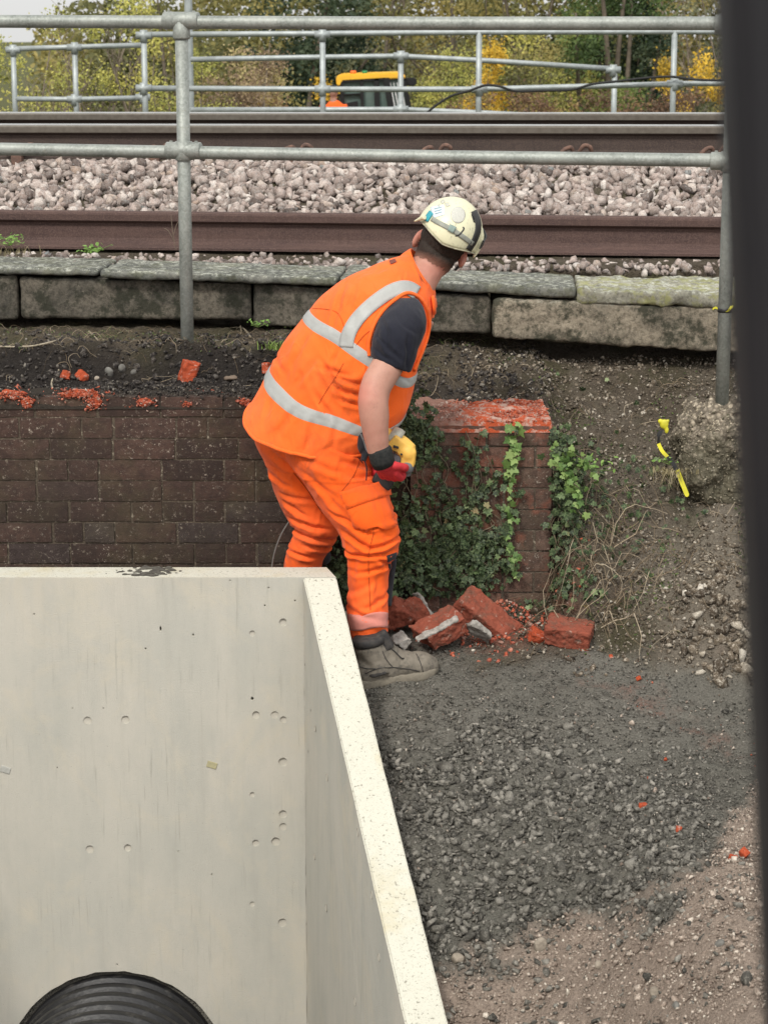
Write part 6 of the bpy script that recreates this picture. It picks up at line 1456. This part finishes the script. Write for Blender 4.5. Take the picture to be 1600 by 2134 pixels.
weed(538, 678, 8.3, 26, .022, .016, 'little green weed on the ledge under the edging block joint')
weed(1215, 975, 7.5, 60, .045, .018, 'green weed on the bank right of the ivy trails')
weed(1395, 965, 7.56, 16, .03, .016, 'green leaves above the dry grass clump')
for i, a in enumerate([((360, 500), (352, 470), (358, 448)), ((372, 505), (356, 480), (344, 474)), ((365, 510), (368, 480), (366, 460))]):
    pass
tag(link('dead_stalk', join(*[tubem(spline([at(x, y, 9.0) for x, y in a], 4), .0018, 5) for a in [((366, 520), (360, 480), (357, 449)), ((364, 505), (352, 482), (343, 476)), ((362, 490), (368, 470), (372, 462))]]), simple('dead_stalk_brown', (.16, .12, .09))), 'dead weed stalk in front of the spare rail by the left post', 'dead stalk')
for pth, lab in (([(0, 722), (60, 722), (110, 712), (130, 704)], 'long pale dead stem lying at the left of the ledge'), ([(120, 830), (108, 800), (118, 778), (124, 770)], 'thin brown root curling over the broken wall top'), ([(505, 682), (515, 692), (522, 702)], 'short pale stick on the ledge left of the worker'), ([(186, 690), (196, 700), (204, 708)], 'pale splinter of wood on the ledge')):
    P = [gpoint(x, y, 7.6, 8.6, .006) for x, y in pth]; tag(link('stick', tubem(spline(P, 4), .0035, 6), simple('pale_stick', (.34, .30, .22), (.24, .2, .15), 60)), lab, 'stick')

# ------------------------------------------------------------------ far handrails
GALV2 = simple('pale_galvanised_tube', (.36, .39, .39), (.26, .285, .28), 12, .5, .4, .3, 0, None)
def far_rail(label, Y, posts, tubes, r=.026, caps=(), grp='distant handrails beyond the tracks'):
    e = empty('handrail', at(posts[0][0], 235, Y), label, 'railing', grp)
    for px, pyt in posts:
        t_ = at(px, pyt, Y); link('post', tubem([Vector((t_.x, Y, 1.0)), t_], r, 12), GALV2, e, True)
    for path in tubes: link('rail', tubem([at(x, y, Y) for x, y in path], r * .96, 12), GALV2, e, True)
    for px, py in caps:
        c_ = at(px, py, Y); link('tube_fitting', join(tubem([c_ - Vector((.07, 0, 0)), c_ + Vector((.07, 0, 0))], r * 1.3, 12), tubem([c_ - Vector((0, 0, .06)), c_ + Vector((0, 0, .05))], r * 1.32, 12)), GALV2, e, True)
    return e
far_rail('lower distant handrail section at far left', 21.6, [(28, 102), (156, 99), (300, 90)], [[(28, 102), (156, 98), (296, 94)], [(30, 206), (158, 207), (298, 204)]], caps=[(28, 104), (156, 99), (156, 207), (298, 203)])
far_rail('tall level distant handrail running across to the right', 20.0, [(300, 72), (672, 72), (998, 66), (1405, 66), (1800, 66)], [[(300, 72), (672, 70), (998, 67), (1405, 66), (1850, 66)], [(306, 184), (672, 186), (998, 186), (1405, 175), (1850, 168)]], caps=[(300, 74), (672, 72), (672, 186), (998, 186), (1405, 175), (300, 184)])
far_rail('ramp handrail sloping down behind the level one', 20.9, [(835, 117), (1280, 146)], [[(398, 124), (620, 120), (835, 117), (1040, 128), (1268, 143)], [(398, 229), (835, 228), (1000, 235), (1280, 250)]], caps=[(835, 117), (835, 228), (1277, 146)])
tag(link('black_cable', tubem(spline([at(x, y, 19.93) for x, y in [(889, 236), (905, 222), (940, 200), (975, 190), (1010, 178), (1040, 180), (1075, 190), (1130, 189), (1190, 187), (1235, 175), (1290, 169), (1350, 162), (1400, 160), (1450, 166), (1520, 167), (1600, 160)]], 5), .011, 8), simple('black_rubber_cable', (.02, .02, .02)), smooth=True), 'black cable draped along the distant handrail', 'cable')
tag(link('lamp_pole', tubem([Vector((at(393, 20, 25).x, 25, 0)), Vector((at(393, 20, 25).x, 25, 4.5))], .045, 12), GALV2), 'thin pale pole rising behind the top of the left handrail post', 'pole')

# ------------------------------------------------------------------ far machine and man
YC = 42
mc = empty('telehandler', at(775, 232, YC), 'yellow roofed telehandler with dark glazed cab beyond the tracks', 'telehandler')
YEL2 = simple('yellow_machine_paint', (.78, .44, .03), (.70, .38, .03), 4, .45, .4); GLS = simple('dark_green_glass', (.075, .11, .10), (.12, .16, .14), 3, .15, .5); FR = simple('black_cab_frame', (.012, .012, .012), None, 5, .5); WH = simple('white_mirror_guard', (.5, .5, .5), None, 5, .6)
def P(px, py, dy=0): return at(px, py, YC + dy)
def slab(q, dy, th, mat, name, par, bev=.02):
    V = [P(x, y, dy) for x, y in q]; n = len(V); V += [v + Vector((0, th, 0)) for v in V]
    Fc = [tuple(range(n)), tuple(range(2 * n - 1, n - 1, -1))] + [(i, n + i, n + (i + 1) % n, (i + 1) % n) for i in range(n)]
    me = mesh(V, Fc); bm = bmesh.new(); bm.from_mesh(me); bmesh.ops.recalc_face_normals(bm, faces=bm.faces)
    if bev: bmesh.ops.bevel(bm, geom=bm.edges[:], offset=bev, segments=2, affect='EDGES')
    bm.to_mesh(me); bm.free(); return link(name, me, mat, par)
slab([(700, 160), (712, 155), (830, 151), (843, 156), (846, 163), (715, 170), (708, 180), (701, 178)], 0, 1.5, YEL2, 'cab_roof', mc)
slab([(712, 168), (800, 163), (816, 250), (716, 250)], .08, 1.3, GLS, 'cab_window', mc, 0)
for q in ([(709, 170), (716, 168), (718, 250), (709, 250)], [(750, 166), (757, 166), (759, 250), (752, 250)], [(779, 163), (790, 163), (792, 250), (781, 250)], [(797, 161), (812, 161), (826, 250), (812, 250)], [(712, 166), (800, 161), (800, 168), (712, 172)], [(712, 196), (752, 194), (752, 197), (712, 199)]): slab(q, .0, .08, FR, 'cab_pillar', mc, .008)
slab([(806, 165), (835, 163), (855, 236), (816, 250)], .1, 1.1, GLS, 'front_screen', mc, 0)
for k_ in range(4): slab([(812 + k_ * 7, 172), (814 + k_ * 7, 172), (824 + k_ * 7, 222), (821 + k_ * 7, 222)], .0, .03, WH, 'guard_bar', mc, 0)
slab([(835, 163), (868, 162), (868, 178), (858, 180), (845, 178)], .2, .3, FR, 'mirror', mc)
slab([(838, 168), (846, 168), (862, 250), (852, 250)], .05, .3, FR, 'cab_pillar', mc)
slab([(722, 215), (745, 210), (747, 250), (722, 250)], .04, .02, FR, 'seat', mc, 0)
slab([(640, 236), (900, 236), (905, 330), (640, 330)], .1, 1.9, YEL2, 'chassis', mc, .06)
for px in (690, 860):
    c_ = P(px, 345, -.15); link('wheel', tubem([c_, c_ + Vector((0, .45, 0))], .55, 28), FR, mc, True)
link('beacon', tubem([P(736, 155, .4), P(736, 147, .4)], .055, 12), simple('orange_beacon_lens', (.9, .16, .02), None, 5, .3), mc, True)
link('green_lamp', tubem([P(760, 154, .4), P(760, 147, .4)], .05, 12), simple('green_lamp_lens', (.03, .22, .08), None, 5, .3), mc, True)
# distant person
Yp = 41; pc2 = at(697, 215, Yp); wk = empty('person', Vector((pc2.x, Yp, -.55)), 'distant worker in orange hi-vis beside the yellow roofed cab, half hidden', 'person')
hd = at(695, 191, Yp); zf = -.55; hgt = hd.z + .12 - zf
bod = remesh(join(ellm(hd, (.085, .10, .12)), tubem([hd - Vector((0, 0, .08)), hd - Vector((0, 0, .22))], [.055, .08], 12), ellm(hd - Vector((-.02, 0, .50)), (.20, .13, .32)), tubem([hd + Vector((.10, 0, -.75)), hd + Vector((.10, -.05, -1.2)), Vector((hd.x + .1, Yp, zf + .05))], [.10, .075, .05], 12), tubem([hd + Vector((-.08, 0, -.75)), hd + Vector((-.10, -.05, -1.2)), Vector((hd.x - .1, Yp, zf + .05))], [.10, .075, .05], 12),
      tubem([hd + Vector((.18, 0, -.25)), hd + Vector((.24, -.05, -.52)), hd + Vector((.14, -.22, -.66))], [.06, .05, .035], 12), tubem([hd + Vector((-.18, 0, -.25)), hd + Vector((-.24, -.05, -.52)), hd + Vector((-.14, -.22, -.66))], [.06, .05, .035], 12)), .018, 3)
link('body', bod, SKIN, wk, True)
cl_ = remesh(join(ellm(hd - Vector((-.02, 0, .50)), (.235, .165, .36)), tubem([hd + Vector((.17, 0, -.24)), hd + Vector((.25, -.05, -.52)), hd + Vector((.15, -.21, -.65))], [.085, .07, .055], 12), tubem([hd + Vector((-.17, 0, -.24)), hd + Vector((-.25, -.05, -.52)), hd + Vector((-.15, -.21, -.65))], [.085, .07, .055], 12)), .02, 3)
link('hi_vis_jacket', cl_, ORANGE2, wk, True)
link('hi_vis_trousers', remesh(join(*[tubem([hd + Vector((s_ * .1, 0, -.72)), hd + Vector((s_ * .11, -.05, -1.2)), Vector((hd.x + s_ * .11, Yp, zf + .08))], [.13, .10, .075], 12) for s_ in (1, -1)]), .02, 3), ORANGE, wk, True)
link('dark_cap', remesh(join(ellm(hd + Vector((0, 0, .04)), (.10, .115, .09)), ellm(hd + Vector((.05, -.08, .03)), (.06, .07, .012))), .012, 2), FR, wk, True)

# ------------------------------------------------------------------ trees and bushes beyond the tracks
def leafcards(name, P_, size, stops, trans=.25):
    return scatter(name, P_, size, OVAL, None, math.pi)
def lm(name, *cols):
    return leafmat(name, [(i / (len(cols) - 1), c) for i, c in enumerate(cols)], .3, .6)
LEAFM = {
 'yg': lm('yellow_green_leaf', (0.130, 0.143, 0.039), (0.286, 0.299, 0.078), (0.442, 0.429, 0.117), (0.546, 0.494, 0.130)),
 'ol': lm('olive_leaf', (0.065, 0.072, 0.029), (0.130, 0.130, 0.049), (0.221, 0.202, 0.072), (0.338, 0.273, 0.091)),
 'dk': lm('dark_evergreen_leaf', (0.013, 0.026, 0.016), (0.029, 0.047, 0.026), (0.049, 0.073, 0.039), (0.091, 0.117, 0.065)),
 'gg': lm('grey_green_leaf', (0.065, 0.072, 0.046), (0.117, 0.130, 0.078), (0.195, 0.202, 0.117), (0.312, 0.286, 0.156)),
 'go': lm('golden_leaf', (0.325, 0.195, 0.026), (0.585, 0.364, 0.039), (0.780, 0.494, 0.065), (0.390, 0.286, 0.065)),
 'pk': lm('dry_pinkish_leaf', (0.143, 0.098, 0.065), (0.247, 0.176, 0.117), (0.351, 0.260, 0.156), (0.429, 0.364, 0.156)),
 'rb': lm('rusty_bramble_leaf', (0.078, 0.046, 0.033), (0.156, 0.091, 0.058), (0.247, 0.156, 0.078), (0.286, 0.234, 0.065)),
 'md': lm('mid_green_leaf', (0.033, 0.058, 0.019), (0.065, 0.104, 0.033), (0.117, 0.169, 0.052), (0.208, 0.234, 0.065))}
BARK = simple('grey_brown_bark', (.14, .115, .085), (.075, .06, .045), 6, .95); BARKP = simple('pale_thin_bark', (.26, .215, .165), (.16, .13, .10), 6, .95)
def tree(name, cat, label, px, pyt, wpx, Y, zb, mats, n, leaf, blobs=9, stems=3, bark=BARK, srad=.03, airy=.0, seed=0, depth=1.2, low=.0, grp=None, twig=0):
    n = int(n * 1.7); leaf = leaf * .72
    rnd = random.Random(seed + 100); rg = np.random.default_rng(seed + 5)
    top = at(px, pyt, Y); sc_ = Y / 4564 * 1.0; wid = wpx * sc_; c0_ = Vector((top.x, Y, zb)); hgt = top.z - zb
    e = empty(name, c0_, label, cat, grp); B = []
    for i in range(blobs):
        t = rnd.uniform(low + .12, .9); rr = rnd.uniform(.16, .30) * wid * (1.1 - .35 * t); B.append((c0_ + Vector((rnd.uniform(-.5, .5) * wid * (1 - .55 * max(0, t - .35)), rnd.uniform(-.5, .5) * depth, hgt * t)), Vector((rr, min(rr, depth * .6), rr * rnd.uniform(.7, 1.2)))))
    B.append((c0_ + Vector((0, 0, hgt * .88)), Vector((wid * .22, depth * .3, hgt * .12))))
    st = []
    for i in range(stems):
        b = B[i % len(B)][0]; tip = b + Vector((rnd.gauss(0, .05) * wid, 0, rnd.uniform(0, .12) * hgt)); base = c0_ + Vector((rnd.gauss(0, .06 if stems < 5 else .28) * wid, rnd.gauss(0, .2), -.1))
        mid = base.lerp(tip, .5) + Vector((rnd.gauss(0, .05) * wid, 0, rnd.uniform(0, .05) * hgt)); st.append(tubem(spline([base, mid, tip], 5), [srad * (1 - .075 * k_) for k_ in range(11)], 6))
        for _ in range(twig):
            q = base.lerp(tip, rnd.uniform(.35, .95)); st.append(tubem(spline([q, q + Vector((rnd.gauss(0, .09) * wid, rnd.gauss(0, .1), rnd.uniform(.03, .12) * hgt)), q + Vector((rnd.gauss(0, .16) * wid, rnd.gauss(0, .1), rnd.uniform(.10, .22) * hgt))], 3), [srad * .4, srad * .3, srad * .25, srad * .2, srad * .16, srad * .12, srad * .1], 4))
    link('trunk', join(*st), bark, e, True)
    Ps = []; vol = np.array([b[1].x * b[1].z for b in B]); pick = rg.choice(len(B), n, p=vol / vol.sum())
    d_ = rg.normal(size=(n, 3)); d_ /= np.linalg.norm(d_, axis=1)[:, None]; rad = rg.uniform(.25, 1, n) ** .6 * (1 + rg.normal(0, .12 + airy, n))
    C_ = np.array([tuple(b[0]) for b in B])[pick]; R_ = np.array([tuple(b[1]) for b in B])[pick]; P_ = C_ + d_ * R_ * rad[:, None]
    # leaves gather in clumps with gaps between
    cl2 = np.array([noise.noise(Vector(p) * (2.2 / max(.5, wid)) * 2.4 + Vector((seed, 0, 0))) for p in P_]); kp = (cl2 > -.12) | (rg.uniform(0, 1, n) < .25); P_ = P_[kp]; P_ = P_[P_[:, 2] > zb]
    hue = np.clip(.5 + 1.1 * np.array([noise.noise(Vector(p) * 1.3 + Vector((0, seed, 0))) for p in P_]) + rg.normal(0, .2, len(P_)), 0, 1)
    sz = leaf * rg.uniform(.55, 1.2, len(P_))
    me = scatter('l', P_, sz, OVAL, None, math.pi, hue); link('crown', me, LEAFM[mats], e); return e
T = lambda *a, **k: tree(*a, **k)
G1 = 'shrubs and trees beyond the tracks'
T('shrub', 'shrub', 'yellow green shrub at the far left frame edge', -20, 60, 200, 27, .2, 'yg', 2600, .055, 10, 7, BARKP, .016, .1, 1, grp=G1, twig=5)
T('leggy_shrub', 'shrub', 'leggy shrub of many thin bare stems behind the lower handrail section', 120, 0, 210, 26, .3, 'yg', 1500, .05, 9, 22, BARKP, .016, .25, 2, grp=G1, twig=7)
T('leggy_shrub', 'shrub', 'tall thin leaved shrub left of the left handrail post', 265, -30, 190, 26.5, .3, 'yg', 2300, .055, 9, 18, BARKP, .016, .2, 3, grp=G1, twig=6)
T('shrub', 'shrub', 'yellow shrub just right of the left handrail post', 400, 95, 170, 25.5, .3, 'yg', 2400, .05, 9, 8, BARKP, .014, .1, 4, grp=G1, twig=4)
T('shrub', 'shrub', 'pinkish brown autumn shrub right of the yellow one', 500, 92, 190, 27, .2, 'pk', 3600, .05, 10, 9, BARKP, .014, .15, 5, grp=G1, twig=5)
T('tree', 'tree', 'olive brown tree behind the pinkish shrub', 440, -170, 330, 38, -.9, 'ol', 6500, .10, 14, 6, BARK, .06, .1, 6, 2.5, grp=G1, twig=3)
T('evergreen_tree', 'tree', 'very dark evergreen tree left of the cab', 615, -260, 290, 46, -1, 'dk', 9500, .13, 14, 3, BARK, .08, .05, 7, 2.0, grp=G1)
T('tree', 'tree', 'grey green tree hanging behind the cab', 780, -260, 330, 52, -1, 'gg', 7000, .11, 13, 6, BARK, .06, .1, 8, 2.5, grp=G1, twig=3)
T('tree', 'tree', 'tall olive tree right of the grey green one', 930, -280, 300, 49, -1, 'ol', 6500, .12, 13, 5, BARK, .07, .1, 9, 2.5, grp=G1, twig=3)
T('bush', 'bush', 'small golden bush between the dark evergreen and the cab', 672, 150, 90, 44, -1, 'go', 1300, .08, 6, 4, BARK, .02, .1, 10, grp=G1)
T('bush', 'bush', 'dull yellow green bush right of the cab', 945, 92, 210, 45, -1, 'yg', 4200, .075, 11, 6, BARK, .02, .1, 11, 1.5, grp=G1, twig=3)
T('bush', 'bush', 'golden leaved bush behind the pointed handrail post', 1030, 70, 120, 41, -1, 'go', 2000, .08, 8, 5, BARK, .02, .15, 12, grp=G1, twig=3)
T('tree', 'tree', 'large olive and yellow tree right of centre', 1120, -240, 300, 45, -1, 'yg', 6500, .11, 14, 6, BARK, .06, .15, 13, 2.5, grp=G1, twig=4)
T('bush', 'bush', 'olive bush below the large yellow tree', 1150, 75, 210, 42, -1, 'ol', 3600, .08, 10, 6, BARK, .02, .1, 14, 1.5, grp=G1, twig=3)
T('evergreen_tree', 'tree', 'mid green ivy clad tree at upper right', 1285, -250, 230, 43, -1, 'md', 8000, .10, 13, 4, BARK, .08, .08, 15, 2, grp=G1)
T('evergreen_tree', 'tree', 'dark green thicket under the ivy clad tree', 1330, -20, 200, 44, -1, 'dk', 5500, .10, 10, 4, BARK, .06, .08, 16, 2, grp=G1)
T('bare_tree', 'tree', 'greyish thin twigged tree near the black bar', 1440, -240, 260, 47, -1, 'gg', 3300, .10, 12, 12, BARKP, .035, .2, 17, 2, grp=G1, twig=8)
T('bush', 'bush', 'bright golden bush at the right near the black bar', 1465, 104, 130, 38, -1, 'go', 2600, .075, 8, 5, BARK, .02, .12, 18, 1.2, grp=G1, twig=3)
T('bush', 'bush', 'thin golden sapling left of the bright golden bush', 1385, 110, 90, 39, -1, 'go', 900, .075, 6, 5, BARK, .02, .2, 19, 1, grp=G1, twig=3)
T('tree', 'tree', 'mixed green tree hidden behind the black bar', 1640, -240, 330, 44, -1, 'ol', 6500, .11, 13, 4, BARK, .07, .1, 20, 2.5, grp=G1)
for i, (px, w, lab) in enumerate([(985, 170, 'rusty bramble thicket right of the cab under the cable'), (1110, 190, 'rusty bramble thicket below the olive bush'), (1250, 190, 'rusty bramble thicket behind the ramp handrail end post'), (1400, 200, 'rusty bramble thicket below the golden bushes'), (535, 180, 'rusty bramble thicket left of the distant worker')]):
    T('bramble', 'bramble', lab, px, 178 + 4 * (i % 2), w, 33 - i * .4, -.3, 'rb', 3000, .06, 9, 8, BARK, .012, .15, 30 + i, 1.2, grp='brambles behind the distant handrails', twig=3)
# far-off wood that reads as one mass
def wood():
    rg = np.random.default_rng(99); n = 62000; X = rg.uniform(-9, 13, n); Z = rg.uniform(-1, 5.2, n); Y = 58 + rg.uniform(-1.5, 2.5, n) + 1.5 * vnoise(X, Z, .5, 77)
    top = 3.6 + 2.4 * vnoise(X, X * 0, .35, 78) + 3.5 * sstep(-5.6, -3.2, X) + .5 * vnoise(X, Z, 2, 79); kp = (Z < top) & ((vnoise(X, Z, 1.3, 80) > -.60)); X, Y, Z = X[kp], Y[kp], Z[kp]
    return scatter('w', np.stack([X, Y, Z], 1), rg.uniform(.09, .19, len(X)), OVAL, None, math.pi, np.clip(.5 + 1.3 * vnoise(X, Z, .5, 81) + rg.normal(0, .15, len(X)), 0, 1))
me = wood(); tag(link('distant_wood', me, LEAFM['ol']), 'dull olive wood closing the view behind the trees', 'wood', kind='stuff')
